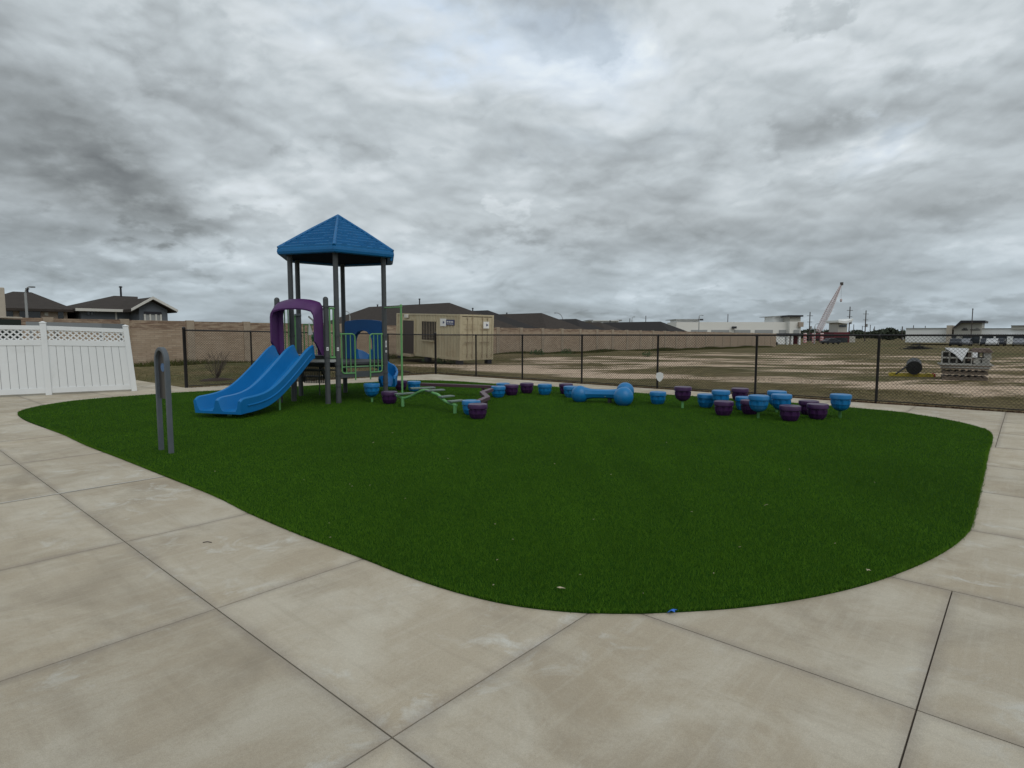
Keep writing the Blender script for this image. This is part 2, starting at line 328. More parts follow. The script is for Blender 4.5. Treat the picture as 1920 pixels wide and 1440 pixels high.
# ---------------- mesh builder ----------------
class MB:
    def __init__(s): s.v = []; s.f = []
    def add(s, vs, fs):
        k = len(s.v); s.v += [tuple(a) for a in vs]; s.f += [tuple(i + k for i in f) for f in fs]; return s
    def box(s, c, size, rz=0.0, M=None):
        hx, hy, hz = size[0] / 2, size[1] / 2, size[2] / 2
        vs = [Vector((x * hx, y * hy, z * hz)) for x in (-1, 1) for y in (-1, 1) for z in (-1, 1)]
        Q = M if M is not None else Matrix.Rotation(rz, 3, 'Z')
        vs = [Q @ a + Vector(c) for a in vs]
        return s.add(vs, [(0, 1, 3, 2), (4, 6, 7, 5), (0, 4, 5, 1), (2, 3, 7, 6), (0, 2, 6, 4), (1, 5, 7, 3)])
    def bar(s, a, b, wd, ht, up=Vector((0, 0, 1))):
        a, b = Vector(a), Vector(b); d = b - a; L = d.length; x = d / L
        y = up.cross(x)
        if y.length < 1e-4: y = Vector((0, 1, 0)).cross(x)
        y.normalize(); z = x.cross(y)
        return s.box((a + b) / 2, (L, wd, ht), M=Matrix((x, y, z)).transposed())
    def tube(s, pts, r, n=10, cap=True, closed=False):
        pts = [Vector(p) for p in pts]; k = len(pts); rr = r if hasattr(r, '__len__') else [r] * k
        rings = []; ref = None
        for i, p in enumerate(pts):
            if closed: d = pts[(i + 1) % k] - pts[i - 1]
            else: d = (pts[min(i + 1, k - 1)] - pts[max(i - 1, 0)])
            d.normalize()
            if ref is None: ref = Vector((0, 0, 1)) if abs(d.z) < .9 else Vector((1, 0, 0))
            x = ref - d * ref.dot(d); x.normalize(); ref = x; y = d.cross(x)
            rings.append([p + (x * math.cos(2 * math.pi * j / n) + y * math.sin(2 * math.pi * j / n)) * rr[i] for j in range(n)])
        vs = [v for rg in rings for v in rg]; fs = []
        for i in range(k if closed else k - 1):
            for j in range(n): i2 = (i + 1) % k; fs.append((i * n + j, i * n + (j + 1) % n, i2 * n + (j + 1) % n, i2 * n + j))
        if cap and not closed: fs += [tuple(range(n - 1, -1, -1)), tuple((k - 1) * n + j for j in range(n))]
        return s.add(vs, fs)
    def lathe(s, prof, n=24, c=(0, 0, 0), rad=None):
        vs = []; fs = []; k = len(prof)
        for i, (r, z) in enumerate(prof):
            for j in range(n):
                a = 2 * math.pi * j / n; q = r * (rad(i, a) if rad else 1)
                vs.append((c[0] + q * math.cos(a), c[1] + q * math.sin(a), c[2] + z))
        for i in range(k - 1):
            for j in range(n): fs.append((i * n + j, i * n + (j + 1) % n, (i + 1) * n + (j + 1) % n, (i + 1) * n + j))
        fs += [tuple(range(n - 1, -1, -1)), tuple((k - 1) * n + j for j in range(n))]
        return s.add(vs, fs)
    def prism(s, poly, z0, z1):
        n = len(poly); vs = [(x, y, z0) for x, y in poly] + [(x, y, z1) for x, y in poly]
        fs = [tuple(range(n - 1, -1, -1)), tuple(range(n, 2 * n))] + [(i, (i + 1) % n, n + (i + 1) % n, n + i) for i in range(n)]
        return s.add(vs, fs)
    def extrude(s, poly, vec):
        """closed polygon of 3-D points swept by vec"""
        n = len(poly); poly = [Vector(p) for p in poly]; vec = Vector(vec)
        vs = poly + [p + vec for p in poly]
        return s.add(vs, [tuple(range(n - 1, -1, -1)), tuple(range(n, 2 * n))] + [(i, (i + 1) % n, n + (i + 1) % n, n + i) for i in range(n)])
    def build(s, name, m, parent=None, smooth=False, bevel=0.0, off=None, loc=None):
        me = bpy.data.meshes.new(name)
        o_ = Vector(off) if off is not None else Vector((0, 0, 0))
        me.from_pydata([tuple(Vector(v) - o_) for v in s.v], [], s.f); me.materials.append(m)
        import bmesh
        bm = bmesh.new(); bm.from_mesh(me); bmesh.ops.recalc_face_normals(bm, faces=bm.faces); bm.to_mesh(me); bm.free()
        o = bpy.data.objects.new(name, me); sc.collection.objects.link(o)
        if loc is not None: o.location = loc
        if parent is not None: o.parent = parent
        if smooth:
            me.polygons.foreach_set('use_smooth', [True] * len(me.polygons))
            md = o.modifiers.new('es', 'EDGE_SPLIT'); md.split_angle = R(38)
        if bevel:
            md = o.modifiers.new('bv', 'BEVEL'); md.width = bevel; md.segments = 2; md.limit_method = 'ANGLE'; md.angle_limit = R(40)
        return o
def tag(o, label, cat=None, group=None, kind=None):
    if label: o['label'] = label
    if cat: o['category'] = cat
    if group: o['group'] = group
    if kind: o['kind'] = kind
    return o
def empty(name, loc, label, cat, group=None, rz=0.0):
    o = bpy.data.objects.new(name, None); sc.collection.objects.link(o); o.location = loc; o.rotation_euler = (0, 0, rz); o.empty_display_size = .1
    return tag(o, label, cat, group)
def children(o): return [c for c in bpy.data.objects if c.parent is o]
def copy_tree(o, parent=None, mm=None):
    c = o.copy(); sc.collection.objects.link(c); c.parent = parent
    for ch in children(o): copy_tree(ch, c)
    return c
def struct(name, mb, m, **k):
    o = mb.build(name, m, **k); o['kind'] = 'structure'; return o
def np_mesh(name, V, F3, m, tint=None, kind=None):
    """V (n,3), F3 (m,3) triangles, per-vertex tint"""
    me = bpy.data.meshes.new(name); me.vertices.add(len(V)); me.vertices.foreach_set('co', V.astype(np.float32).ravel())
    me.loops.add(F3.size); me.loops.foreach_set('vertex_index', F3.astype(np.int32).ravel())
    me.polygons.add(len(F3)); me.polygons.foreach_set('loop_start', np.arange(0, F3.size, 3, dtype=np.int32))
    me.update(); me.validate()
    if tint is not None:
        a = me.attributes.new('tint', 'FLOAT', 'POINT'); a.data.foreach_set('value', tint.astype(np.float32))
    me.materials.append(m); o = bpy.data.objects.new(name, me); sc.collection.objects.link(o)
    if kind: o['kind'] = kind
    return o
def blades(pts, hgt, wid, lean, tint, zs):
    n = len(pts); a = rng.uniform(0, 2 * np.pi, n); b = rng.uniform(0, 2 * np.pi, n)
    wv = np.stack([np.cos(a), np.sin(a)], 1) * (wid / 2)[:, None]
    ln = np.stack([np.cos(b), np.sin(b)], 1) * (lean * hgt)[:, None]
    V = np.zeros((n, 3, 3)); V[:, 0, :2] = pts - wv; V[:, 1, :2] = pts + wv; V[:, 2, :2] = pts + ln
    V[:, 0, 2] = zs; V[:, 1, 2] = zs; V[:, 2, 2] = zs + hgt
    return V.reshape(-1, 3), np.arange(3 * n).reshape(-1, 3), np.repeat(tint, 3)

# ---------------- frame of the paving: p along D, q along N ----------------
AZ = R(41.3); D = Vector((math.sin(AZ), math.cos(AZ))); N = Vector((-D.y, D.x))
def PQ(p, q, z=0.0): return Vector((p * D.x + q * N.x, p * D.y + q * N.y, z))
# ---------------- ground, paving ----------------
xs = sorted(set([-2500, -1500, -900, -500, -300, -200, -140, -100] + [i * 1.5 for i in range(-54, 60)] + [100, 110, 120, 135, 150, 170, 200, 260, 350, 500, 900, 1500, 2500]))
ys = sorted(set([-600, -200, -60, -20, -8, 0, 6, 10] + [12 + i * .8 for i in range(0, 60)] + [62, 65, 68, 72, 76, 80, 85, 90, 96, 104, 112, 122, 135, 150, 170, 200, 250, 320, 450, 700, 1100, 1800, 3000]))
m = MB(); dirt = []
def smooth(a, b, x): x = min(1, max(0, (x - a) / (b - a))); return x * x * (3 - 2 * x)
for y in ys:
    for x in xs:
        p, q = x * D.x + y * D.y, x * N.x + y * N.y
        outp = max(p - 15.4, q - 18.4 if p > 6.4 else -5, -(p + 8), -(q + 14))
        k = smooth(0, 5, outp)
        bank = .16 * math.exp(-((q - 30.2) / 1.6) ** 2) if p > -20 and y < 60 else 0
        m.v.append((x, y, ground_z(x, y) - .035 + k * undul(x, y) + bank * k))
        v = .36
        r = p - 15.1                                   # distance beyond the fence
        bare = smooth(2.6, 5.5, r) * (1 - smooth(42, 80, r))
        v = .27 + .27 * bare + .10 * bare * math.sin(r * .62 - q * .10 + .6) + .16 * math.exp(-((r - 5.5) / 2.2) ** 2)
        v -= .16 * smooth(30, 60, r)
        v -= .35 * (1 - smooth(-1.5, 2.8, abs(q - 30) * -1 + 5)) * 0
        if q > 25.5 and y < 70: v -= .28 * smooth(25.5, 27.5, q)
        if q > 16.5 and p < 15.5: v = .10
        dirt.append(v)
nx = len(xs)
for j in range(len(ys) - 1):
    for i in range(nx - 1): m.f.append((j * nx + i, j * nx + i + 1, (j + 1) * nx + i + 1, (j + 1) * nx + i))
gr = struct('ground', m, M_field)
a = gr.data.attributes.new('dirt', 'FLOAT', 'POINT'); a.data.foreach_set('value', dirt)
gr.data.polygons.foreach_set('use_smooth', [True] * len(gr.data.polygons))
def clip(poly, cl):
    out = poly
    for i in range(len(cl)):
        a, b = cl[i], cl[(i + 1) % len(cl)]; inp = out; out = []
        f = lambda t_: (b[0] - a[0]) * (t_[1] - a[1]) - (b[1] - a[1]) * (t_[0] - a[0])
        for k in range(len(inp)):
            c, d = inp[k], inp[(k + 1) % len(inp)]; fc, fd = f(c), f(d)
            if fc >= 0: out.append(c)
            if fc * fd < 0: s_ = fc / (fc - fd); out.append((c[0] + s_ * (d[0] - c[0]), c[1] + s_ * (d[1] - c[1])))
        if not out: return []
    return out
PL = [-9.0, -7.6, -6.1, -4.6, -3.1, -1.65, -.2, 1.28, 2.79, 4.27, 5.72, 7.2, 8.7, 10.2, 11.7, 13.2, 15.0]
QL = [-15, -12.1, -9.0, -6.0, -2.9, .26, 1.73, 3.32, 4.92, 6.9, 8.9, 10.9, 12.9, 14.9, 16.9, 18.9, 20.9, 23, 26, 30]
regs = [[(-9, -15), (15.0, -15), (15.0, 17.1), (6.41, 18.05), (-9, 18.05)], [(-9, 18.05), (6.38, 18.05), (6.38, 30), (-9, 30)]]
m = MB(); tint = []; edge = []; gp = .0035
def slab_grid(q0, q1, lim):
    pass
for ip in range(len(PL) - 1):
    for iq in range(len(QL) - 1):
        merge = 4 < PL[ip] < 10
        if merge and abs(QL[iq] - .26) < .01: continue
        a0, a1, b0, b1 = PL[ip] + gp, PL[ip + 1] - gp, QL[iq] + gp, QL[iq + 1] - gp
        if merge and abs(QL[iq] + 2.9) < .01: b1 = QL[iq + 2] - gp
        rt = rng.uniform()
        near = PL[ip] > -4 and QL[iq] < 14
        ea = [a0, a0 + .05, a0 + .16, a1 - .16, a1 - .05, a1]; eb = [b0, b0 + .05, b0 + .16, b1 - .16, b1 - .05, b1]
        for rg in regs:
            for ii in range(5):
                for jj in range(5):
                    pl_ = clip([(ea[ii], eb[jj]), (ea[ii + 1], eb[jj]), (ea[ii + 1], eb[jj + 1]), (ea[ii], eb[jj + 1])], rg)
                    if len(pl_) < 3: continue
                    k = len(m.v)
                    for (p, q) in pl_:
                        dd = min(p - a0, a1 - p, q - b0, b1 - q)
                        w3 = PQ(p, q, 0 if dd > .004 else -.003); m.v.append(tuple(w3)); tint.append(rt)
                        edge.append(1.0 if dd < .02 else (.62 if dd < .08 else 0.0))
                    m.f.append(tuple(range(k, k + len(pl_))))
        for rg in regs:      # slab sides down into the joint
            pl_ = clip([(a0, b0), (a1, b0), (a1, b1), (a0, b1)], rg)
            if len(pl_) < 3: continue
            k = len(m.v); n_ = len(pl_)
            for z in (-.003, -.03):
                for (p, q) in pl_: m.v.append(tuple(PQ(p, q, z))); tint.append(rt); edge.append(1.0)
            m.f += [(k + i, k + (i + 1) % n_, k + n_ + (i + 1) % n_, k + n_ + i) for i in range(n_)]
pad = struct('paving', m, M_conc)
for nm, arr in (('slab_tint', tint), ('edge', edge)):
    at = pad.data.attributes.new(nm, 'FLOAT', 'POINT'); at.data.foreach_set('value', arr)
m = MB()
for rg in regs: m.prism([tuple(PQ(p, q).xy) for p, q in rg], -.06, -.016 if rg is regs[0] else -.018)
struct('paving_base', m, M_gap)
# white sealed joint across the left slabs
m = MB()
pts = [PQ(p, 6.9 + .006 * math.sin(p * 5), .002) for p in np.linspace(-6, 2.3, 40)]
for i in range(39): m.bar(pts[i], pts[i + 1], .011, .004)
struct('joint_sealant', m, mat('pale sealant', (.52, .51, .47), .8, .1, 20))
# ---------------- turf ----------------
TP = [(33, 776), (38, 783), (57, 793), (115, 814), (160, 835), (225, 860), (300, 890), (400, 930), (464, 962), (560, 1003), (677, 1047), (760, 1080), (850, 1110), (950, 1134), (1050, 1147), (1130, 1151), (1200, 1151), (1300, 1147), (1400, 1139), (1500, 1125), (1590, 1106), (1660, 1085), (1730, 1057), (1780, 1030), (1810, 1005), (1822, 985), (1832, 945), (1845, 885), (1852, 850), (1859, 828), (1858, 817), (1852, 810), (1835, 802), (1800, 793), (1760, 785), (1729, 780), (1682, 773), (1616, 767), (1560, 762), (1430, 752), (1314, 744.5), (1188, 737), (1033, 725.5), (941, 721), (847, 715), (788, 713.6), (740, 714.5), (693, 717.5), (620, 721.5), (563, 725), (450, 731), (340, 736.5), (284, 740.5), (160, 750), (92, 759), (57, 766), (40, 771)]
tp = [G(u, v).xy for u, v in TP]
# Catmull-Rom resample
def crom(pts, n=6):
    o = []; k = len(pts)
    for i in range(k):
        p0, p1, p2, p3 = pts[i - 1], pts[i], pts[(i + 1) % k], pts[(i + 2) % k]
        for j in range(n):
            s_ = j / n; o.append(.5 * ((2 * p1) + (-p0 + p2) * s_ + (2 * p0 - 5 * p1 + 4 * p2 - p3) * s_ * s_ + (-p0 + 3 * p1 - 3 * p2 + p3) * s_ ** 3))
    return o
tps = crom(tp, 4)
tpa = np.array([tuple(a) for a in tps])
m = MB(); m.prism([tuple(a) for a in tps], .001, .016); struct('artificial_turf', m, M_turfbase)
def inside(pts, poly):
    x, y = pts[:, 0], pts[:, 1]; c = np.zeros(len(pts), bool); n = len(poly); j = n - 1
    for i in range(n):
        xi, yi = poly[i]; xj, yj = poly[j]
        cond = ((yi > y) != (yj > y)); xx = (xj - xi) * (y - yi) / (yj - yi + 1e-12) + xi
        c ^= cond & (x < xx); j = i
    return c
x0, y0 = tpa.min(0); x1, y1 = tpa.max(0)
Ps = []
for _ in range(14):
    c = rng.uniform([x0, y0], [x1, y1], (400000, 2)); d = np.hypot(c[:, 0], c[:, 1])
    c = c[rng.uniform(size=len(c)) < np.minimum(1, (4.2 / d) ** 1.75)]
    Ps.append(c[inside(c, tpa)])
c = np.concatenate(Ps)
# extra fringe along the outline
seg = np.roll(tpa, -1, 0) - tpa; L = np.hypot(*seg.T); cdf = np.cumsum(L) / L.sum(); r_ = rng.uniform(size=26000); idx = np.searchsorted(cdf, r_)
fr = tpa[idx] + seg[idx] * rng.uniform(size=(26000, 1)) + rng.normal(0, .007, (26000, 2)); fr = fr[np.hypot(*fr.T) < 12]
c = np.concatenate([c, fr]); d = np.hypot(c[:, 0], c[:, 1]); n_ = len(c)
sc_ = np.maximum(1, (d / 4.2)) ** .85
V, F, T = blades(c, rng.uniform(.018, .029, n_), .0028 * sc_ * rng.uniform(.7, 1.3, n_), rng.uniform(.1, .9, n_), np.clip(rng.beta(3, 3.6, n_), 0, 1), np.full(n_, .010))
tb = np_mesh('turf_blades', V, F, M_turf, T, 'stuff'); tag(tb, 'short dark green artificial grass pile covering the play area', 'grass')
# ---------------- field grass blades beyond the fence ----------------
c = rng.uniform([-16, 12], [34, 60], (520000, 2)); d = np.hypot(*c.T); keep = rng.uniform(size=len(c)) < np.minimum(1, (17 / d) ** 1.6)
pp = c[:, 0] * D.x + c[:, 1] * D.y; qq = c[:, 0] * N.x + c[:, 1] * N.y
okm = keep & (((pp > 15.15)) | ((qq > 18.2 - .11 * (pp - 6.4)) & (pp > 6.45))) & (qq < 30.5) & (np.abs(c[:, 0]) < c[:, 1] * .95)
bar_ = np.clip((pp - 17.8) / 3, 0, 1) * (qq < 26)
patch = (np.sin(c[:, 0] * .8 + 2 * np.sin(c[:, 1] * .35)) + np.sin(c[:, 1] * .9 + c[:, 0] * .25) + rng.normal(0, .5, len(c)))
okm &= ~((bar_ > .3) & (patch < .9))
c = c[okm]; n_ = len(c); d = np.hypot(*c.T); z = np.array([GZ(x, y) - .02 for x, y in c])
V, F, T = blades(c, rng.uniform(.03, .085, n_) , .012 * (d / 17) * rng.uniform(.7, 1.3, n_), rng.uniform(.2, 1.1, n_), np.clip(rng.beta(2, 2.2, n_), 0, 1), z)
fb = np_mesh('field_grass', V, F, M_fieldblade, T, 'stuff'); tag(fb, 'dry olive and straw coloured grass growing in the vacant field', 'grass')

# ---------------- chain-link fence ----------------
FA = PQ(6.41, 18.02); FC = PQ(15.1, 17.2); FE = PQ(15.1, -6.5)
fence = empty('chain_link_fence', FC, 'black chain link fence with round posts running behind the turf and beside the field', 'fence')
def fpost(pt, r, h):
    m = MB(); m.lathe([(r, -.05), (r, h - .01), (r * 1.12, h), (r * 1.12, h + .02), (r * .7, h + .05), (.004, h + .06)], 12, pt); m.build('post', M_blackvinyl, fence, True, off=FC)
fpost(FA, .045, 1.68); fpost(FC, .042, 1.54); hA, hC = 1.64, 1.50
for t_ in (.21, .49, .76): fpost(FA.lerp(FC, t_), .024, hA + (hC - hA) * t_ - .03)
QP = [15.0, 12.8, 10.38, 7.81, 5.11, 2.48, -.1, -2.7, -5.3]
for q in QP: fpost(PQ(15.1, q), .028, 1.47)
def rail(a, b, za, zb, r):
    m = MB(); m.tube([(a.x, a.y, za), (b.x, b.y, zb)], r, 8); return m
rail(FA, FC, hA, hC, .020).build('top_rail', M_blackvinyl, fence, True, off=FC)
rail(FC, FE, hC, 1.50, .020).build('top_rail', M_blackvinyl, fence, True, off=FC)
rail(FA, FC, .05, .05, .011).build('bottom_wire', M_blackvinyl, fence, True, off=FC)
rail(FC, FE, .05, .05, .011).build('bottom_wire', M_blackvinyl, fence, True, off=FC)
def chain(a, b, ha, hb, z0=.04):
    """woven wires: two families of zigzag strands crossing between posts a and b"""
    m = MB(); L = (b - a).length; e = (b - a) / L; nrm = Vector((-e.y, e.x, 0)); w_ = .0022; pit = .072
    H = min(ha, hb) - z0; k = -int(H / pit) - 1; ext = .03
    def pt(s_, z, o): 
        top = ha + (hb - ha) * max(0, min(1, s_ / L)); zz = z0 + (z - z0) * (top + ext - z0) / (H + ext); v = a + e * s_ + nrm * o; return Vector((v.x, v.y, zz))
    x = k * pit
    while x < L:
        for sg in (1, -1):
            s0, s1 = (x, x + H + ext) if sg == 1 else (x + H + ext, x); za, zb = z0, z0 + H + ext
            # clip to 0..L
            t0, t1 = 0.0, 1.0; ds = s1 - s0
            lo, hi = sorted(((0 - s0) / ds, (L - s0) / ds)); t0, t1 = max(t0, lo), min(t1, hi)
            if t1 - t0 > .01:
                pa, pb = pt(s0 + ds * t0, za + (zb - za) * t0, sg * .003), pt(s0 + ds * t1, za + (zb - za) * t1, sg * .003)
                m.bar(pa, pb, w_ * 2, w_ * 2)
        x += pit
    o = m.build('wire_mesh', M_wire, fence, off=FC); return o
tl = [0, .21, .49, .76, 1]
for i in range(4):
    f = lambda t_: hA + (hC - hA) * t_
    chain(FA.lerp(FC, tl[i]), FA.lerp(FC, tl[i + 1]), f(tl[i]), f(tl[i + 1]))
ql = [17.2] + QP + [-6.5]
for i in range(len(ql) - 1): chain(PQ(15.1, ql[i]), PQ(15.1, ql[i + 1]), 1.5, 1.5)
# thin red-brown leaf litter line under fence
lp = []
for i in range(5000):
    q = rng.uniform(-5, 17); pq = PQ(15.06 + abs(rng.normal(0, .06)), q); lp.append((pq.x, pq.y))
for i in range(1200):
    a_ = FA.lerp(FC, rng.uniform()); lp.append((a_.x + rng.normal(0, .05), a_.y + rng.normal(0, .05)))
lp = np.array(lp); n_ = len(lp)
V, F, T = blades(lp, rng.uniform(.01, .05, n_), np.full(n_, .03), rng.uniform(.3, 2.0, n_), np.zeros(n_), np.full(n_, -.005))
ll = np_mesh('leaf_litter', V, F, mat('brown leaf litter', (.10, .055, .035), .9, .4, 8), T, 'stuff'); tag(ll, 'brown leaf litter caught along the foot of the chain link fence', 'leaf litter')

# ---------------- white vinyl fence ----------------
wA = G(92, 740.5); wB = G(252, 733); wB = Vector((wB.x, wB.y, 0)); wdir = (wB - wA).normalized()
vf = empty('vinyl_fence', wA, 'white vinyl privacy fence with lattice top at the left of the paving', 'fence')
wL = wA - wdir * 2.45; WH = 1.80; FH = {0: .975, 1: .965, 2: .925}
def vpost(pt, lean, h=WH + .07):
    m = MB(); top = pt + wdir * lean
    m.bar(pt + Vector((0, 0, 0)), Vector((top.x, top.y, h)), .125, .125, up=wdir)
    o = m.build('post', M_white, vf, bevel=.006, off=wA)
    c_ = MB(); x = Vector((top.x, top.y, h)); s_ = .072
    ax = wdir * s_; ay = Vector((-wdir.y, wdir.x, 0)) * s_
    c_.add([x + ax + ay, x + ax - ay, x - ax - ay, x - ax + ay, x + ax + ay + Vector((0, 0, .02)), x + ax - ay + Vector((0, 0, .02)), x - ax - ay + Vector((0, 0, .02)), x - ax + ay + Vector((0, 0, .02)), x + Vector((0, 0, .05))],
           [(0, 3, 2, 1), (0, 1, 5, 4), (1, 2, 6, 5), (2, 3, 7, 6), (3, 0, 4, 7), (4, 5, 8), (5, 6, 8), (6, 7, 8), (7, 4, 8)])
    c_.build('post_cap', M_white, o, off=wA)
vpost(wL, -.02, 1.80); vpost(wA, -.03, 1.80); vpost(wB, -.125, 1.73)
def panel(a, b, la, lb, ha, hb):
    L = (b - a).length
    def pt(s_, z):   # s along, with a growing lean
        t_ = s_ / L; l = la + (lb - la) * t_; v = a + wdir * (s_ + l * z / WH); return Vector((v.x, v.y, z * (ha + (hb - ha) * t_)))
    nrm = Vector((-wdir.y, wdir.x, 0))
    def rl(z0, z1, th):
        m = MB(); A0, A1, B0, B1 = pt(.06, z0), pt(.06, z1), pt(L - .06, z0), pt(L - .06, z1)
        m.extrude([A0 - nrm * th / 2, B0 - nrm * th / 2, B1 - nrm * th / 2, A1 - nrm * th / 2], nrm * th); return m
    rl(.05, .19, .05).build('bottom_rail', M_white, vf, bevel=.004, off=wA)
    rl(1.29, 1.44, .05).build('middle_rail', M_white, vf, bevel=.004, off=wA)
    rl(1.69, 1.80, .05).build('top_rail', M_white, vf, bevel=.004, off=wA)
    nb = int(round((L - .12) / .17)); bw = (L - .12) / nb
    for i in range(nb):
        s0, s1 = .06 + i * bw + .004, .06 + (i + 1) * bw - .004; m = MB(); th = .022
        m.extrude([pt(s0, .19) - nrm * th / 2, pt(s1, .19) - nrm * th / 2, pt(s1, 1.29) - nrm * th / 2, pt(s0, 1.29) - nrm * th / 2], nrm * th)
        m.build('board', M_white, vf, bevel=.003, off=wA)
    # a backing tongue so the boards are not see-through
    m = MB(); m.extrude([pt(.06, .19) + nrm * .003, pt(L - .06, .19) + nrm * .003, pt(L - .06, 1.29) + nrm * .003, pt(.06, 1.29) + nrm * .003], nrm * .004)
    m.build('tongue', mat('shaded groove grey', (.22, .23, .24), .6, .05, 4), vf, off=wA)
    m = MB(); z0, z1 = 1.44, 1.69; s_ = -.3; st = .132
    while s_ < L:
        for sg in (1, -1):
            a0, b0 = (s_, s_ + (z1 - z0)) if sg > 0 else (s_ + (z1 - z0), s_)
            t0, t1 = 0, 1; ds = b0 - a0; lo, hi = sorted(((.07 - a0) / ds, (L - .07 - a0) / ds)); t0, t1 = max(0, lo), min(1, hi)
            if t1 - t0 > .05: m.bar(pt(a0 + ds * t0, z0 + (z1 - z0) * t0) + nrm * sg * .004, pt(a0 + ds * t1, z0 + (z1 - z0) * t1) + nrm * sg * .004, .007, .034)
        s_ += st
    m.build('lattice', M_white, vf, off=wA)
panel(wL, wA, -.02, -.03, .975, .965); panel(wA, wB, -.03, -.11, .965, .925)
# strip splitting the lattice near the right end
m = MB(); sx = wA + wdir * ((wB - wA).length * .70 - .08); m.bar(Vector((sx.x, sx.y, 1.36)), Vector((sx.x, sx.y, 1.59)), .06, .02, up=wdir); m.build('lattice_joint', M_white, vf, off=wA)

# ---------------- long block wall ----------------
W0 = Vector((-1.25, 49.3)); DW = Vector((math.sin(R(41.4)), math.cos(R(41.4)))); NW = Vector((-DW.y, DW.x))
def SN(s_, n_, z=0.0): return Vector((W0.x + DW.x * s_ + NW.x * n_, W0.y + DW.y * s_ + NW.y * n_, z))
def s_at(u, n_):     # where the column u of the photo meets the line n = n_
    k = (u - 960) / FG; b = SN(0, n_); return (k * b.y - b.x) / (DW.x - k * DW.y)
wl = empty('block_wall', SN(0, 0, ground_z(0, 49)), 'long tan block wall with pillars behind the chain link fence', 'wall')
wl.rotation_euler = (0, 0, math.atan2(DW.y, DW.x))
base = W0.y
for i in range(-18, 24):
    s0, s1 = i * 3.0, (i + 1) * 3.0
    y0_, y1_ = base + s0 * DW.y, base + s1 * DW.y
    zz = ground_z(0, (y0_ + y1_) / 2) - ground_z(0, 49)
    m = MB(); m.box(((s0 + s1) / 2, 0, zz + 1.0), (2.62, .16, 2.6)); m.v = [(a, b, c_ - 0) for a, b, c_ in m.v]
    m.build('panel', M_brick, wl)
    m = MB(); m.box((s0, -.02, zz + 1.02), (.38, .24, 2.66)); m.build('pillar', M_brickcap, wl, bevel=.01)
# dark grassy bank at wall foot
lp = []; hh = []
for i in range(42000):
    s_ = rng.uniform(-54, 66); n0 = rng.uniform(-1.5, -.12) if rng.uniform() < .4 else -.1 - abs(rng.normal(0, .35)); v_ = SN(s_, n0); lp.append((v_.x, v_.y)); hh.append(.16 + .10 * math.sin(s_ * .7) * math.sin(s_ * .23 + 1))
lp = np.array(lp); n_ = len(lp); d = np.hypot(*lp.T)
V, F, T = blades(lp, np.array(hh) * rng.uniform(.5, 1.5, n_) + .04, .03 * (d / 30), rng.uniform(.2, 1, n_), np.clip(rng.beta(1.2, 4, n_), 0, 1), np.array([ground_z(0, y) - .02 for y in lp[:, 1]]))
ts = np_mesh('tall_grass', V, F, M_fieldblade, T, 'stuff'); tag(ts, 'taller dark green grass along the foot of the block wall', 'grass')

# ---------------- houses ----------------
def hip_roof(m, s0, s1, n0, n1, ze, A, B, zr, th=.16):
    """A, B ridge ends in (s, n); eave rectangle; solid with a fascia"""
    E = [SN(s0, n0, ze), SN(s1, n0, ze), SN(s1, n1, ze), SN(s0, n1, ze)]; Eb = [e - Vector((0, 0, th)) for e in E]
    RA, RB = SN(A[0], A[1], zr), SN(B[0], B[1], zr)
    vs = E + Eb + [RA, RB]
    if abs(A[1] - B[1]) < .01:      # ridge along s
        fs = [(0, 1, 9, 8), (1, 2, 9), (2, 3, 8, 9), (3, 0, 8)]
    else:                           # ridge along n: A near the wall
        fs = [(0, 1, 8), (1, 2, 9, 8), (2, 3, 9), (3, 0, 8, 9)]
    m.add(vs, fs + [(4, 7, 6, 5), (0, 4, 5, 1), (1, 5, 6, 2), (2, 6, 7, 3), (3, 7, 4, 0)])
def rectprism(m, s0, s1, n0, n1, z0, z1):
    m.prism([tuple(SN(a, b).xy) for a, b in ((s0, n0), (s1, n0), (s1, n1), (s0, n1))], z0, z1)
def vent(parent, s_, n_, z, h=.5, r=.07):
    m = MB(); v_ = SN(s_, n_, z); m.lathe([(r, -.3), (r, h - .08), (r * 1.7, h - .08), (r * 1.7, h), (r * .5, h + .03)], 8, v_); m.build('vent_pipe', M_dark, parent, off=parent.location)
def side_house(uR, vR, uL, hw, label, mt, n_r=14.0, pitch=.50, vents=(), grp='dark roofed houses behind the block wall'):
    s_ = s_at(uR, n_r); a = SN(s_, n_r); zr = zat(vR, a.y)
    # far end of the ridge: along +n at the same s
    k = (uL - 960) / FG; b0 = SN(s_, 0); nf = (k * b0.y - b0.x) / (NW.x - k * NW.y)
    nf = max(n_r + 2, min(nf, n_r + 26))
    ze = zr - pitch * hw; g = ground_z(0, a.y)
    root = empty('house', SN(s_, n_r - hw, g), label, 'house', grp)
    m = MB(); hip_roof(m, s_ - hw, s_ + hw, n_r - hw, nf + hw, ze, (s_, n_r), (s_, nf), zr); m.build('roof', mt, root, off=root.location)
    m = MB(); rectprism(m, s_ - hw + .45, s_ + hw - .45, n_r - hw + .45, nf + hw - .45, g - .3, ze - .1); m.build('wall', M_tanbrick, root, off=root.location)
    for (uu, dn, h) in vents:
        vent(root, s_, n_r + dn, zr - .08, h)
    return root
side_house(843, 568, 693, 6.4, 'largest dark hip roofed house, above the beige container', M_shingle, vents=[(0, 5, .7), (0, 13, .3)])
side_house(915, 582, 872, 5.2, 'dark hip roofed house just behind the right end of the container', M_shingle2, vents=[(0, 2.5, .4)])
side_house(1015, 587, 936, 5.6, 'dark hip roofed house, first clear of the container on its right', M_shingle, vents=[(0, 6, .25)])
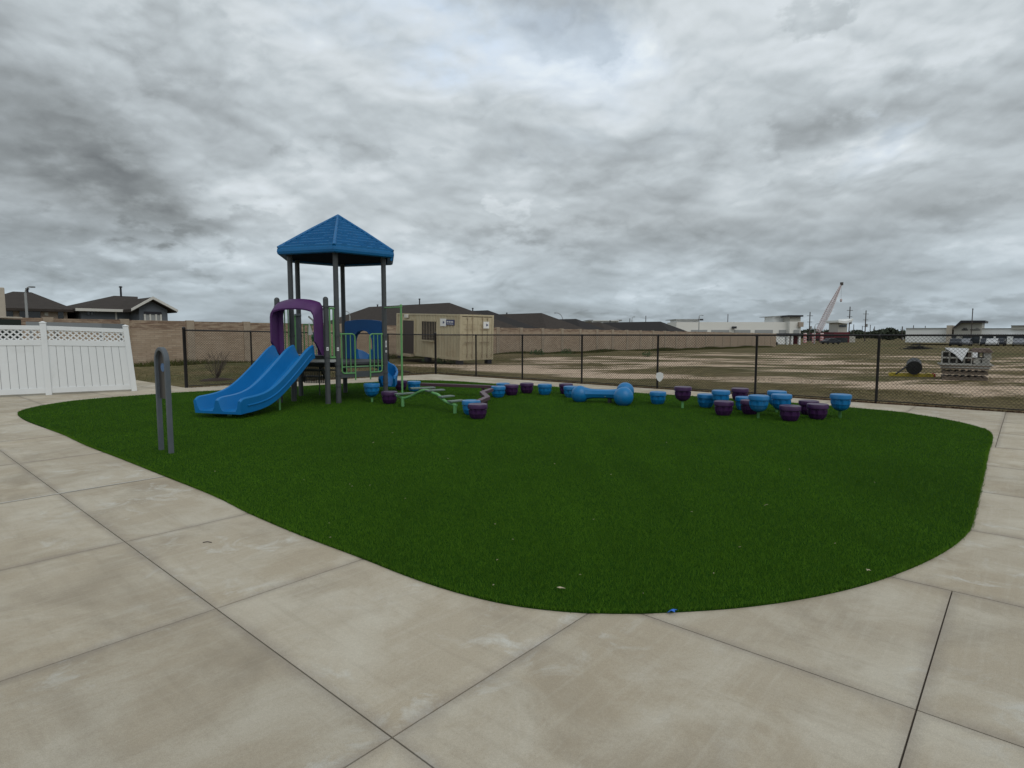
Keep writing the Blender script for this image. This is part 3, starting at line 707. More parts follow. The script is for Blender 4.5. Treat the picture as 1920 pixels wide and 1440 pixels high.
side_house(1080, 598, 1030, 4.8, 'low dark hip roofed house stepping down toward the small white roofed building', M_shingle2)
side_house(1125, 604, 1096, 4.4, 'smallest dark roof, directly in front of the white roofed building', M_shingle)
side_house(1238, 603, 1132, 5.6, 'long dark hip roofed house left of the pale warehouse', M_shingle2, vents=[(0, 10, .4)])
# house at far left
def front_house(uL, uR, n0, n1, ua, ub, vr, ve, label, wallm, roofm, wall_parts):
    nr = (n0 + n1) / 2; sa, sb = s_at(ua, nr), s_at(ub, nr); s0, s1 = s_at(uL, n0), s_at(uR, n0)
    zr = zat(vr, SN((sa + sb) / 2, nr).y); ze = zat(ve, SN(s1, n0).y); g = ground_z(0, 40)
    root = empty('house', SN((s0 + s1) / 2, n0, g), label, 'house', 'houses at the left behind the block wall')
    m = MB(); hip_roof(m, s0, s1, n0, n1, ze, (sa, nr), (sb, nr), zr); m.build('roof', roofm, root, off=root.location)
    m = MB(); rectprism(m, s0 + .4, s1 - .4, n0 + .5, n1 - .5, g - .2, ze - .1); m.build('wall', wallm, root, off=root.location)
    for (u0, u1, v0, v1, mm, nm) in wall_parts:
        nn = n0 + .5; a, b = s_at(u0, nn), s_at(u1, nn); ya = SN((a + b) / 2, nn).y
        m = MB(); rectprism(m, a, b, nn - .06, nn + .02, zat(v1, ya), zat(v0, ya)); m.build(nm, mm, root, off=root.location)
    return root, s0, s1, zr, ze
h1, *_ = front_house(-60, 146, 14, 28, 30, 64, 548, 581, 'dark brown roofed house behind the street lamp at the far left', M_tanbrick, M_shingle,
    [(13, 27, 584, 600, M_glass, 'window'), (39, 78, 583, 600, M_glass, 'window'), (111, 121, 585, 598, M_glass, 'window'), (86, 93, 586, 592, M_trim, 'window')])
vent(h1, s_at(57, 21), 21, zat(553, SN(s_at(57, 21), 21).y), .45)
h2, s0_, s1_, zr2, ze2 = front_house(144, 262, 13.5, 27, 218, 262, 556, 582, 'blue grey sided house with white gable trim right of the street lamp', M_bluegrey, M_shingle,
    [(166, 170, 585, 591, M_glass, 'window'), (172, 176, 586, 591, M_glass, 'window'), (218, 221, 583, 602, M_trim, 'porch_post'), (247, 250, 583, 602, M_trim, 'porch_post')])
vent(h2, s_at(231, 20), 20, zat(556, SN(s_at(231, 20), 20).y), .75)
# pale fascia and gable wing of that house
def wing():
    n0 = 11.5; sl, sr, sm = s_at(250, n0), s_at(334, n0), s_at(290, n0); y_ = SN(sm, n0).y
    za, zl, zrr = zat(557.5, y_), zat(577, SN(sl, n0).y), zat(582, SN(sr, n0).y); zl = zrr = min(zl, zrr); L = 12
    ov = .0
    m = MB(); th = .18
    A = [SN(sl, n0, zl), SN(sm, n0, za), SN(sr, n0, zrr), SN(sr, n0, zrr - th), SN(sm, n0, za - th * 1.2), SN(sl, n0, zl - th)]
    m.extrude(A, NW.to_3d() * L); m.build('roof', M_shingle, h2, off=h2.location)
    m = MB(); A = [SN(sl - .05, n0 - .06, zl + .03), SN(sm, n0 - .06, za + .04), SN(sr + .05, n0 - .06, zrr + .03), SN(sr + .05, n0 - .06, zrr - .14), SN(sm, n0 - .06, za - .15), SN(sl - .05, n0 - .06, zl - .14)]
    m.extrude(A, NW.to_3d() * .05); m.build('fascia', M_trim, h2, off=h2.location)
    a, b = sl + .55, sr - .45; g = ground_z(0, 40); k = (za - zl) / (sm - sl)
    m = MB(); A = [SN(a, n0 + .5, g), SN(a, n0 + .5, zl - th + .5 * k), SN(sm, n0 + .5, za - th * 1.25), SN(b, n0 + .5, zl - th + .3 * k), SN(b, n0 + .5, g)]
    m.extrude(A, NW.to_3d() * (L - 1)); m.build('gable_wall', M_bluegrey, h2, off=h2.location)
    f = MB(); c0, c1 = s_at(272, n0 + .5), s_at(304, n0 + .5); yy = SN(c0, n0).y
    rectprism(f, c0, c1, n0 + .40, n0 + .49, zat(589, yy), zat(584, yy)); f.build('awning', M_dark, h2, off=h2.location)
    for uu in (272.5, 282.5, 293.5, 302.5):
        c_ = s_at(uu, n0 + .5); f = MB(); rectprism(f, c_ - .05, c_ + .05, n0 + .38, n0 + .48, zat(606, yy), zat(589, yy)); f.build('mullion', M_trim, h2, off=h2.location)
    f = MB(); rectprism(f, c0, c1, n0 + .45, n0 + .49, zat(606, yy), zat(589.2, yy)); f.build('window', M_doorgrey, h2, off=h2.location)
    f = MB(); rectprism(f, s0_, s1_, 13.42, 13.49, ze2 - .15, ze2 + .03); f.build('fascia', M_trim, h2, off=h2.location)
wing()
# pale stone pillar at the left edge
v_ = SN(s_at(-14, 6), 6); sp = MB(); sp.box((v_.x, v_.y, (zat(540, v_.y) - .3) / 2), (1.15, 1.0, zat(540, v_.y) + .3), rz=R(-40)); o = sp.build('stone_column', M_curb, bevel=.03, off=(v_.x, v_.y, 0), loc=(v_.x, v_.y, 0))
tag(o, 'pale stone column cut by the left edge, above the block wall', 'column')
# dark green cabinet, grey canopy beyond the vinyl fence
a = P(19, 600, 22); cb = empty('utility_cabinet', (a.x - 1.1, 22, 0), 'very dark green utility cabinet standing before the wall at the far left', 'cabinet')
m = MB(); m.box((0, 0, 1.02), (2.2, 1.0, zat(596, 22)), rz=0); m.build('body', M_darkgreen, cb, bevel=.02)
m = MB(); m.box((0, 0, zat(594.5, 22) - .02), (2.26, 1.06, .06)); m.build('lid', M_curb, cb, bevel=.01)
cp = empty('canopy', (P(119, 610, 21).x, 21, 0), 'flat grey metal canopy showing just above the white vinyl fence', 'canopy')
ax_, bx_ = P(48, 603, 20.4), P(190, 607.5, 22.0)
m = MB(); nrm = Vector((0, 1.3, 0)); A0 = Vector((ax_.x, 20.4, zat(603, 20.4))); B0 = Vector((bx_.x, 22.0, zat(606.5, 22.0))); dn = Vector((0, 0, -.23))
m.extrude([A0, B0, B0 + dn, A0 + dn], nrm); m.build('roof', M_canopy, cp, off=cp.location)
for q_ in (A0, B0):
    for yy in (.1, 1.2): m = MB(); m.box((q_.x + (.1 if q_ is A0 else -.1), q_.y + yy, (q_.z - .2) / 2), (.07, .07, q_.z - .22)); m.build('leg', M_canopy, cp, off=cp.location)
# ---------------- street lamps ----------------
def lamp(u, vt, Y, armu, armv, label, r=.06, g=None):
    b_ = P(u, vt, Y); gz = ground_z(0, Y); root = empty('street_lamp', (b_.x, Y, gz), label, 'street lamp', g)
    top = b_.z; m = MB(); m.tube([(b_.x, Y, gz - .1), (b_.x, Y, top)], [r * 1.3, r], 8); m.build('pole', M_lamp, root, True, off=root.location)
    e = P(armu, armv, Y); m = MB(); pts = [(b_.x, Y, top - .05)]
    for i in range(1, 8):
        a_ = i / 7; pts.append((b_.x + (e.x - b_.x) * (1 - math.cos(a_ * math.pi / 2)), Y, top + (e.z - top) * math.sin(a_ * math.pi / 2)))
    m.tube(pts, r * .55, 6); m.build('arm', M_lamp, root, True, off=root.location)
    s_ = 1 if e.x > b_.x else -1
    m = MB(); L = r * 4; m.box((e.x + s_ * L * .4, Y, e.z - r * .3), (L, r * 3.2, r * 1.3)); m.build('lamp_head', M_canopy, root, bevel=r * .4, off=root.location)
lamp(47.5, 549, 36, 57, 537.5, 'tall pale street lamp in front of the brown roof at far left', .065)
lamp(656, 592, 62, 647, 583, 'thin curved street lamp peeking out left of the big hip roof', .06)
lamp(1055, 600, 84, 1043, 586.5, 'street lamp with arm to the left behind the dark roofs, mid wall', .08)
lamp(1185, 600, 130, 1188, 594, 'short parking lot lamp between the dark roofs and warehouse', .09)
lamp(1311, 593, 120, 1316, 591, 'parking lot lamp in front of the left half of the pale warehouse', .09)
lamp(1528, 612, 150, 1533, 607, 'short twin parking lot lamp left of the crane boom', .11)
# ---------------- beige container ----------------
cN = Vector((-2.89, 32.4)); th_ = R(43); ex = Vector((math.cos(th_), math.sin(th_))); ey = Vector((-math.sin(th_), math.cos(th_)))
ct = empty('storage_container', (cN.x, cN.y, -.07), 'beige corrugated storage container with brown door, barred window and cargo doors', 'container', rz=th_)
ct.rotation_euler = (R(2.0), R(0), th_)        # it sits a little out of level, lower at its far left end
CL, CW, CH, CB = 6.5, 2.44, 2.55, .14           # local x = width (cargo door end), local y = length going back-left
m = MB()
def corr(m, x, y0, y1, z0, z1, sx, step=.28, dep=.036):
    y = y0; prof = []
    while y < y1 - .01:
        for (a, b) in ((0, 0), (.07, 0), (.11, dep), (.20, dep), (.24, 0)): 
            if y + a < y1: prof.append((x + sx * (dep - b), y + a))
        y += step
    prof.append((x + sx * dep, y1)); k = len(m.v)
    for (px, py) in prof: m.v.append((px, py, z0)); m.v.append((px, py, z1))
    for i in range(len(prof) - 1): m.f.append((k + 2 * i, k + 2 * i + 2, k + 2 * i + 3, k + 2 * i + 1))
corr(m, .02, .12, CL - .12, CB + .12, CH + CB - .1, 1)
corr(m, CW - .02, .12, CL - .12, CB + .12, CH + CB - .1, -1)
m.box((CW / 2, CL - .06, CB + CH / 2), (CW - .1, .04, CH - .2)); m.box((CW / 2, CL / 2, CH + CB - .05), (CW - .06, CL - .1, .05)); m.box((CW / 2, CL / 2, CB + .1), (CW - .06, CL - .1, .05))
m.build('body', M_contbeige, ct)
m = MB()
for x in (.06, CW - .06):
    m.box((x, CL / 2, CB + .07), (.10, CL, .14)); m.box((x, CL / 2, CB + CH - .05), (.10, CL, .09))
    for y in (.06, CL - .06): m.box((x, y, CB + CH / 2), (.13, .13, CH))
for y in (.06, CL - .06): m.box((CW / 2, y, CB + .07), (CW, .11, .13)); m.box((CW / 2, y, CB + CH - .05), (CW, .11, .10))
m.build('frame', M_contbeige, ct, bevel=.008)
for k in (0, 1):
    x0c = .13 + k * (CW - .26) / 2; wd = (CW - .26) / 2 - .01
    m = MB(); m.box((x0c + wd / 2, .03, CB + CH / 2), (wd, .04, CH - .28))
    for j in range(4): m.box((x0c + wd / 2, .004, CB + .45 + j * .55), (wd - .12, .02, .22))
    dr = m.build('cargo_door', M_contbeige, ct, bevel=.006)
    for j in (0, 1):
        m = MB(); xr = x0c + wd * (.34 + .34 * j) ; m.tube([(xr, -.035, CB + .1), (xr, -.035, CB + CH - .06)], .02, 8)
        for zc_ in (.25, 1.0, 1.9, 2.35): m.box((xr, -.025, CB + zc_), (.09, .05, .06))
        m.build('locking_bar', M_conttrim, dr)
    m = MB(); m.box((x0c + wd * .5, -.055, CB + 1.02), (wd * .7, .02, .035)); m.build('handle', M_conttrim, dr); m = MB(); m.box((x0c + wd * .5, -.055, CB + 1.75), (wd * .7, .02, .03)); m.build('handle', M_conttrim, dr)
def sidebox(nm, mm, y0, y1, z0, z1, t0, t1, par=None):
    m = MB(); m.box(((t0 + t1) / 2 * -1, (y0 + y1) / 2, (z0 + z1) / 2), (t1 - t0, y1 - y0, z1 - z0)); return m.build(nm, mm, par or ct)
# along the long side (x=0 face): y from near corner
def yl(u):   # photo column -> local y on long side
    k = (u - 960) / FG; return (k * cN.y - cN.x) / (ey.x - k * ey.y)
dy0, dy1 = yl(776), yl(755.5); wy0, wy1 = yl(815.5), yl(790.5)
d_ = sidebox('door', M_doorbrown, dy0, dy1, CB + .12, CB + 2.12, .0, .03)
sidebox('door_frame', M_contbeige, dy0 - .07, dy1 + .07, CB + 2.12, CB + 2.22, .0, .045, d_); sidebox('door_frame', M_contbeige, dy1 + .001, dy1 + .07, CB + .12, CB + 2.12, .0, .045, d_); sidebox('door_frame', M_contbeige, dy0 - .07, dy0 - .001, CB + .12, CB + 2.12, .0, .045, d_)
sidebox('step', M_conttrim, dy0, dy1 + .1, CB - .05, CB + .08, .05, .35)
w_ = sidebox('window', M_glass, wy0, wy1, CB + 1.02, CB + 2.10, .0, .02)
for i in range(9):
    yb = wy0 + .04 + (wy1 - wy0 - .08) * i / 8; m = MB(); m.tube([(-.05, yb, CB + .98), (-.05, yb, CB + 2.14)], .010, 6); m.build('bar', M_conttrim, w_)
sidebox('sill', M_contbeige, wy0 - .06, wy1 + .06, CB + .93, CB + 1.01, .0, .06, w_); sidebox('lintel', M_contbeige, wy0 - .06, wy1 + .06, CB + 2.11, CB + 2.18, .0, .05, w_)
sy0, sy1 = yl(851), yl(824.5); ym = yl(835.5)
s_ = sidebox('sign', M_navy, sy0, ym, CB + 1.93, CB + 2.24, .0, .02); s2 = sidebox('sign', M_sticker, ym, sy1, CB + 1.86, CB + 2.29, .0, .022)
m = MB()
yy = ym - .07
for grp_ in (3, 3, 4):
    for k in range(grp_):
        m.box((-.024, yy - .02, CB + 2.12), (.006, .030, .09)); yy -= (ym - sy0 - .1) / 12.5
    yy -= .035
m.box((-.024, (ym + sy0) / 2, CB + 2.0), (.006, (ym - sy0) * .75, .025)); m.build('sign_text', M_sticker, s_)
m = MB(); yk = (ym + sy1) / 2 - .08; m.add([(-.026, yk + .09, CB + 2.0), (-.026, yk - .07, CB + 2.08), (-.026, yk + .09, CB + 2.17), (-.03, yk + .09, CB + 2.0), (-.03, yk - .07, CB + 2.08), (-.03, yk + .09, CB + 2.17)], [(0, 1, 2), (5, 4, 3), (0, 3, 4, 1), (1, 4, 5, 2), (2, 5, 3, 0)]); m.build('sign_mark', M_navy, s2)
m = MB(); m.box((-.08, yl(763), CB + 2.38), (.16, .28, .2)); m.build('wall_lamp', M_trim, ct, bevel=.02)
s3 = MB(); s3.box((CW - .62, -.06, CB + 1.98), (.42, .012, .38)); s3 = s3.build('sign', M_sticker, ct)
m = MB(); m.add([(CW - .62, -.068, CB + 1.9), (CW - .46, -.068, CB + 1.98), (CW - .62, -.068, CB + 2.07), (CW - .62, -.072, CB + 1.9), (CW - .46, -.072, CB + 1.98), (CW - .62, -.072, CB + 2.07)], [(0, 1, 2), (5, 4, 3), (0, 3, 4, 1), (1, 4, 5, 2), (2, 5, 3, 0)]); m.build('sign_mark', M_navy, s3)
for (x, y) in ((.15, .2), (CW - .2, .2), (.15, CL - .3), (CW - .2, CL - .3), (.15, CL / 2)): m = MB(); m.box((x, y, CB - .12), (.3, .3, .26)); m.build('block', M_dark, ct)

# ---------------- play structure ----------------
F0 = Vector((-3.81, 12.83)); aa = R(-12.4); HR = 1.17
HC = F0 + Vector((math.sin(aa), math.cos(aa))) * HR; fd = F0 - HC; f0 = math.atan2(fd.y, fd.x)
def hexv(k, r=HR): a_ = f0 + R(60) * k; return Vector((HC.x + r * math.cos(a_), HC.y + r * math.sin(a_)))
LF, LB, RF, RB, BK = hexv(-1), hexv(-2), hexv(1), hexv(2), hexv(3)
ps = empty('play_structure', (HC.x, HC.y, 0), 'hexagonal play tower with blue roof, double blue slide and purple hood', 'playground tower')
OFF = ps.location.copy(); PR = .056
def pb(mb, nm, mm, par=None, **k): return mb.build(nm, mm, par or ps, off=OFF, **k)
def collar(m, pt, z, r=PR + .012, h=.05): m.lathe([(r, z), (r, z + h)], 16, (pt.x, pt.y, 0))
for i, pt in enumerate((F0, LF, LB, BK, RB, RF)):
    m = MB(); m.tube([(pt.x, pt.y, -.1), (pt.x, pt.y, 3.42)], PR, 16); post = pb(m, 'post', M_post, smooth=True)
    m = MB(); collar(m, pt, .84); collar(m, pt, 1.47, h=.035); collar(m, pt, .38, h=.03)
    if pt in (F0, RF): collar(m, pt, .62, h=.03)
    pb(m, 'clamp', M_post, post, smooth=True)
P2 = Vector((-3.99, 12.66)); P1 = Vector((-5.14, 12.93))
def capped(pt, h):
    m = MB(); m.lathe([(PR, -.1), (PR, h - .06)] + [(PR * math.cos(a_) + .0005, h - .06 + PR * math.sin(a_)) for a_ in np.linspace(.15, 1.5, 6)], 16, (pt.x, pt.y, 0)); return m
for pt in (P1, P2):
    o = pb(capped(pt, 2.33), 'post', M_post, smooth=True); m = MB(); collar(m, pt, 1.02, h=.05); collar(m, pt, 2.10, h=.03); pb(m, 'clamp', M_post, o, smooth=True)
# stickers with age marks on the two front posts and RF
def sticker(pt, z, w_=.045, h=.075, du=0):
    a_ = math.atan2(-pt.y, -pt.x) + du; n3 = Vector((math.cos(a_), math.sin(a_), 0)); c_ = Vector((pt.x, pt.y, z)) + n3 * (PR + .003)
    m = MB(); m.box(c_, (w_, .003, h), rz=a_ + math.pi / 2); o = pb(m, 'sticker', M_sticker, bevel=.001)
    m = MB(); m.box(c_ + n3 * .002, (w_ * .45, .002, h * .45), rz=a_ + math.pi / 2); pb(m, 'print', M_canopy, o)
sticker(P2, 1.21, du=.25); sticker(F0, 1.20, du=.15); sticker(RF, 1.30, .03, .15, du=.5); sticker(RF, 1.13, .04, .05, du=.5)
# roof
RR, ZE, ZA = 1.42, 3.25, 4.26
def rh(k, r): return hexv(k, r)
m = MB(); n_c = 11
for side in range(6):
    for i in range(n_c):
        t0, t1 = i / n_c, (i + 1) / n_c
        r0, r1 = RR * (1 - t0), max(RR * (1 - t1), .06); z0 = ZE + .14 + (ZA - ZE - .14) * t0; z1 = ZE + .14 + (ZA - ZE - .14) * t1
        lip = .05
        a, b = rh(side, r0), rh(side + 1, r0); c_, d_ = rh(side + 1, r1), rh(side, r1)
        vs = [(a.x, a.y, z0 + lip), (b.x, b.y, z0 + lip), (c_.x, c_.y, z1 + .004), (d_.x, d_.y, z1 + .004), (a.x, a.y, z0), (b.x, b.y, z0)]
        m.add(vs, [(0, 1, 2, 3), (4, 5, 1, 0)])
        # random shingle butts: small raised tabs
        nb = max(2, int(r0 * 7))
        for j in range(nb):
            if random.random() < .25:
                q0 = (j + .08 + random.random() * .1) / nb; q1 = (j + .9 - random.random() * .1) / nb
                A, B = a.lerp(b, q0), a.lerp(b, q1); C_, D_ = d_.lerp(c_, q0), d_.lerp(c_, q1); A, B = A.lerp(C_, .05), B.lerp(D_, .05); C_, D_ = A.lerp(C_, .8), B.lerp(D_, .8)
                zz0 = z0 + lip + .0; zz1 = z0 + (z1 - z0) * .8 + .01
                m.add([(A.x, A.y, zz0 + .016), (B.x, B.y, zz0 + .016), (D_.x, D_.y, zz1 + .006), (C_.x, C_.y, zz1 + .006), (A.x, A.y, zz0 - .01), (B.x, B.y, zz0 - .01)], [(0, 1, 2, 3), (4, 5, 1, 0), (4, 0, 3), (5, 2, 1)])
roof = pb(m, 'roof', M_roofblue)
m = MB()     # eave band, rounded outwards
prof = [(RR - .03, ZE), (RR + .015, ZE + .02), (RR + .03, ZE + .07), (RR + .02, ZE + .13), (RR - .03, ZE + .165), (RR - .12, ZE + .165), (RR - .14, ZE + .02)]
for side in range(6):
    for i in range(len(prof)):
        (ra, za), (rb, zb) = prof[i], prof[(i + 1) % len(prof)]
        a, b, c_, d_ = rh(side, ra), rh(side + 1, ra), rh(side + 1, rb), rh(side, rb)
        m.add([(a.x, a.y, za), (b.x, b.y, za), (c_.x, c_.y, zb), (d_.x, d_.y, zb)], [(0, 1, 2, 3)])
pb(m, 'eave', M_roofblue, roof)
for side in range(6):
    m = MB(); a = rh(side, RR + .0); m.tube([(a.x, a.y, ZE + .15), (*rh(side, RR * .5), ZE + .14 + (ZA - ZE - .14) * .5 + .03), (HC.x, HC.y, ZA + .03)], [.040, .034, .024], 8); pb(m, 'hip_ridge', M_roofblue, roof, smooth=True)
m = MB(); m.lathe([(.085, ZA - .07), (.06, ZA + .0), (.02, ZA + .04)], 12, (HC.x, HC.y, 0)); pb(m, 'roof_cap', M_roofblue, roof, smooth=True)
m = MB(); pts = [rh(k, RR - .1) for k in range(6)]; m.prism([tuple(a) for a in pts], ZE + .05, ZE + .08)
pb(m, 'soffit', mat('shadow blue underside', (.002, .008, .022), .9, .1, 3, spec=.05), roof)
m = MB(); a = rh(1, RR - .03); m.tube([(a.x + .0, a.y, ZE + .02), (a.x - .02, a.y, ZE - .06)], .03, 8); pb(m, 'drain_cap', M_roofblue, roof)
# decks
m = MB(); m.prism([tuple(hexv(k, HR - .03)) for k in range(6)], .80, .90); dk = pb(m, 'deck', M_deck, bevel=.006)
m = MB(); m.prism([tuple(hexv(k, HR + .0)) for k in range(6)], .86, .885); pb(m, 'deck_edge', M_post, dk)
m = MB(); m.prism([tuple(LF), tuple(F0), tuple(P2), tuple(P1)], .99, 1.06); pb(m, 'slide_deck', M_deck)
m = MB(); m.bar(Vector((P1.x, P1.y, .95)), Vector((P2.x, P2.y, .95)), .04, .05); m.bar(Vector((P2.x, P2.y, .95)), Vector((F0.x, F0.y, .95)), .04, .05); m.bar(Vector((P1.x, P1.y, .99 + .09)), Vector((P2.x, P2.y, 1.08)), .05, .02); pb(m, 'deck_support', M_rail)
# lower grey-blue rails and under beams
def lvl(a, b, z): return Vector((a.x, a.y, z)), Vector((b.x, b.y, z))
m = MB(); m.tube(lvl(F0, RF, .79), .018, 8); m.bar(*lvl(F0, RF, .63), .05, .13); pb(m, 'lower_beam', M_post, smooth=False)
m = MB(); m.tube([(LF.x, LF.y, .74), (F0.x, F0.y, .74)], .018, 8); pb(m, 'lower_beam', M_post)
# guard rails on the front right face, a gap between them
fdir = (RF - F0).normalized(); flen = (RF - F0).length
def guard(s0, s1, z0, z1, inner, nb=3, a0=F0, dr=fdir, mm=M_green, tailz=None, out=.03):
    nr = Vector((dr.y, -dr.x)) * out
    def pt(s_, z): v_ = a0 + dr * s_ + nr; return Vector((v_.x, v_.y, z))
    r = .016; m = MB(); c = .06
    if inner == 'right':   # rounded corner top at s1, square at s0
        path = [pt(s1, tailz or z0 - .08), pt(s1, z1 - c), pt(s1 - c * .3, z1 - c * .3), pt(s1 - c, z1), pt(s0 - .0, z1)]
        low = [pt(s0, z1), pt(s0, z0 + c), pt(s0 + c * .3, z0 + c * .3), pt(s0 + c, z0), pt(s1, z0)]
    else:
        path = [pt(s0, tailz or z0 - .08), pt(s0, z1 - c), pt(s0 + c * .3, z1 - c * .3), pt(s0 + c, z1), pt(s1, z1)]
        low = [pt(s1, z1), pt(s1, z0 + c), pt(s1 - c * .3, z0 + c * .3), pt(s1 - c, z0), pt(s0, z0)]
    m.tube(path, r, 8); m.tube(low, r, 8); g = pb(m, 'guard_rail', mm, smooth=True)
    for i in range(nb):
        s_ = s0 + (s1 - s0) * (i + 1) / (nb + 1); m = MB(); m.tube([pt(s_, z0), pt(s_, z1)], .010, 6); pb(m, 'bar', mm, g, smooth=True)
    return g
guard(.08, .40, .66, 1.53, 'right', 2, tailz=.50); guard(flen - .40, flen - .10, .66, 1.53, 'left', 2, tailz=.50)
m = MB(); m.tube([(*(F0 + fdir * 0), 1.53), (*(F0 + fdir * .1), 1.53)], .02, 8); m.tube([(*(RF - fdir * .1), 1.53), (*RF, 1.53)], .02, 8); m.tube([(*(F0 + fdir * .06), 0.80), (*(RF - fdir * .06), .80)], .014, 8); pb(m, 'rail_bracket', M_green)
# green bar panels between the short posts and tower posts
def barpanel(a, b, z0, z1, n_, r=.011):
    m = MB(); m.tube(lvl(a, b, z1), r * 1.3, 8); m.tube(lvl(a, b, z0), r * 1.3, 8); g = pb(m, 'side_panel', M_green)
    for i in range(n_):
        v_ = a.lerp(b, (i + 1) / (n_ + 1)); m = MB(); m.tube([(v_.x, v_.y, z0), (v_.x, v_.y, z1)], r, 6); pb(m, 'bar', M_green, g, smooth=True)
barpanel(P2, F0, 1.02, 2.08, 2, .017); barpanel(P1, LF, 1.02, 2.08, 3, .013); barpanel(LF.lerp(LB, .12), LF.lerp(LB, .6), .95, 1.95, 3, .012)
m = MB(); m.bar(*lvl(P2, F0, 2.12), .03, .03); m.bar(Vector((P2.x - .14, P2.y + .03, 2.12)), Vector((P2.x, P2.y, 2.12)), .03, .03); pb(m, 'bracket', M_post)
# back face LB-BK: low green barrier with leafy insert seen through the hood
bd = (BK - LB).normalized()
guard(.12, .62, .93, 1.76, 'right', 4, a0=LB, dr=bd, mm=M_green, tailz=.9, out=0.0)
m = MB(); q_ = LB + bd * .42; m.lathe([(.01, 1.30), (.10, 1.36), (.13, 1.46), (.08, 1.55), (.01, 1.62)], 6, (q_.x, q_.y, 0)); pb(m, 'panel_insert', mat('mid green plastic', (.03, .13, .04), .5, .1, 4))
# grey drum with cap and bubble panel
q_ = LF.lerp(LB, .82) + Vector((.10, -.28)); m = MB(); m.lathe([(.062, .9), (.062, 1.93), (.088, 1.94), (.088, 1.985), (.05, 2.0)], 16, (q_.x, q_.y, 0)); pb(m, 'speaking_tube', M_hoop, smooth=True)
m = MB(); q2 = q_ + Vector((.14, .35)); pth = [(q2.x, q2.y, 1.95), (q2.x + .10, q2.y, 1.86), (q2.x + .16, q2.y, 1.68), (q2.x + .17, q2.y, 1.45), (q2.x + .14, q2.y, 1.15)]; m.tube(pth, .022, 8); pb(m, 'loop_rail', M_rail, smooth=True)
m = MB(); m.extrude([Vector((q2.x - .02, q2.y, 1.50)), Vector((q2.x + .09, q2.y, 1.52)), Vector((q2.x + .05, q2.y, 1.66)), Vector((q2.x, q2.y, 1.80))], (0, .02, 0)); pb(m, 'mirror', M_sticker)
# blue back panel with an arch opening, between BK and RB
bdir = (RB - BK).normalized(); bl = (RB - BK).length
def bpt(s_, z): v_ = BK + bdir * s_; return Vector((v_.x, v_.y, z))
nb3 = Vector((bdir.y, -bdir.x, 0))
def arch_panel(pt, outer, inner, nrm, th_, name, mm):
    """ring between two open outlines with the same number of points"""
    m = MB(); n_ = len(outer); k = 0
    for s_ in (-th_ / 2, th_ / 2):
        for a in outer: m.v.append(tuple(pt(*a) + nrm * s_))
        for a in inner: m.v.append(tuple(pt(*a) + nrm * s_))
    for i in range(n_ - 1):
        m.f.append((i, i + 1, n_ + i + 1, n_ + i)); m.f.append((2 * n_ + i, 3 * n_ + i, 3 * n_ + i + 1, 2 * n_ + i + 1))
        m.f.append((i, 2 * n_ + i, 2 * n_ + i + 1, i + 1)); m.f.append((n_ + i, n_ + i + 1, 3 * n_ + i + 1, 3 * n_ + i))
    for i in (0, n_ - 1): m.f.append((i, n_ + i, 3 * n_ + i, 2 * n_ + i))
    return m
s0, s1 = .05, bl - .05; mid = bl / 2
outer = [(s0, .9), (s0, 1.2), (s0, 1.5), (s0, 1.80), (s0 + .03, 1.855), (mid - .25, 1.885), (mid, 1.895), (mid + .25, 1.885), (s1 - .03, 1.855), (s1, 1.80), (s1, 1.5), (s1, 1.2), (s1, .9)]
iw = .27; inner = [(mid - iw, .9), (mid - iw, 1.1), (mid - iw, 1.25), (mid - iw * .97, 1.38), (mid - iw * .8, 1.5), (mid - iw * .45, 1.59), (mid, 1.62), (mid + iw * .45, 1.59), (mid + iw * .8, 1.5), (mid + iw * .97, 1.38), (mid + iw, 1.25), (mid + iw, 1.1), (mid + iw, .9)]
bp = pb(arch_panel(bpt, outer, inner, nb3, .10, '', None), 'tunnel_panel', M_blue2, bevel=.01)
outer2 = [(mid + (a - mid) * 1.12, .9 + (z - .9) * 1.04) for a, z in inner]
pb(arch_panel(bpt, outer2, inner, nb3, .16, '', None), 'tunnel_rim', M_blue2, bp, bevel=.01)
m = MB(); m.bar(bpt(0, 1.78), bpt(.12, 1.78), .03, .03); m.bar(bpt(bl - .12, 1.78), bpt(bl, 1.78), .03, .03); pb(m, 'bracket', M_post, bp)
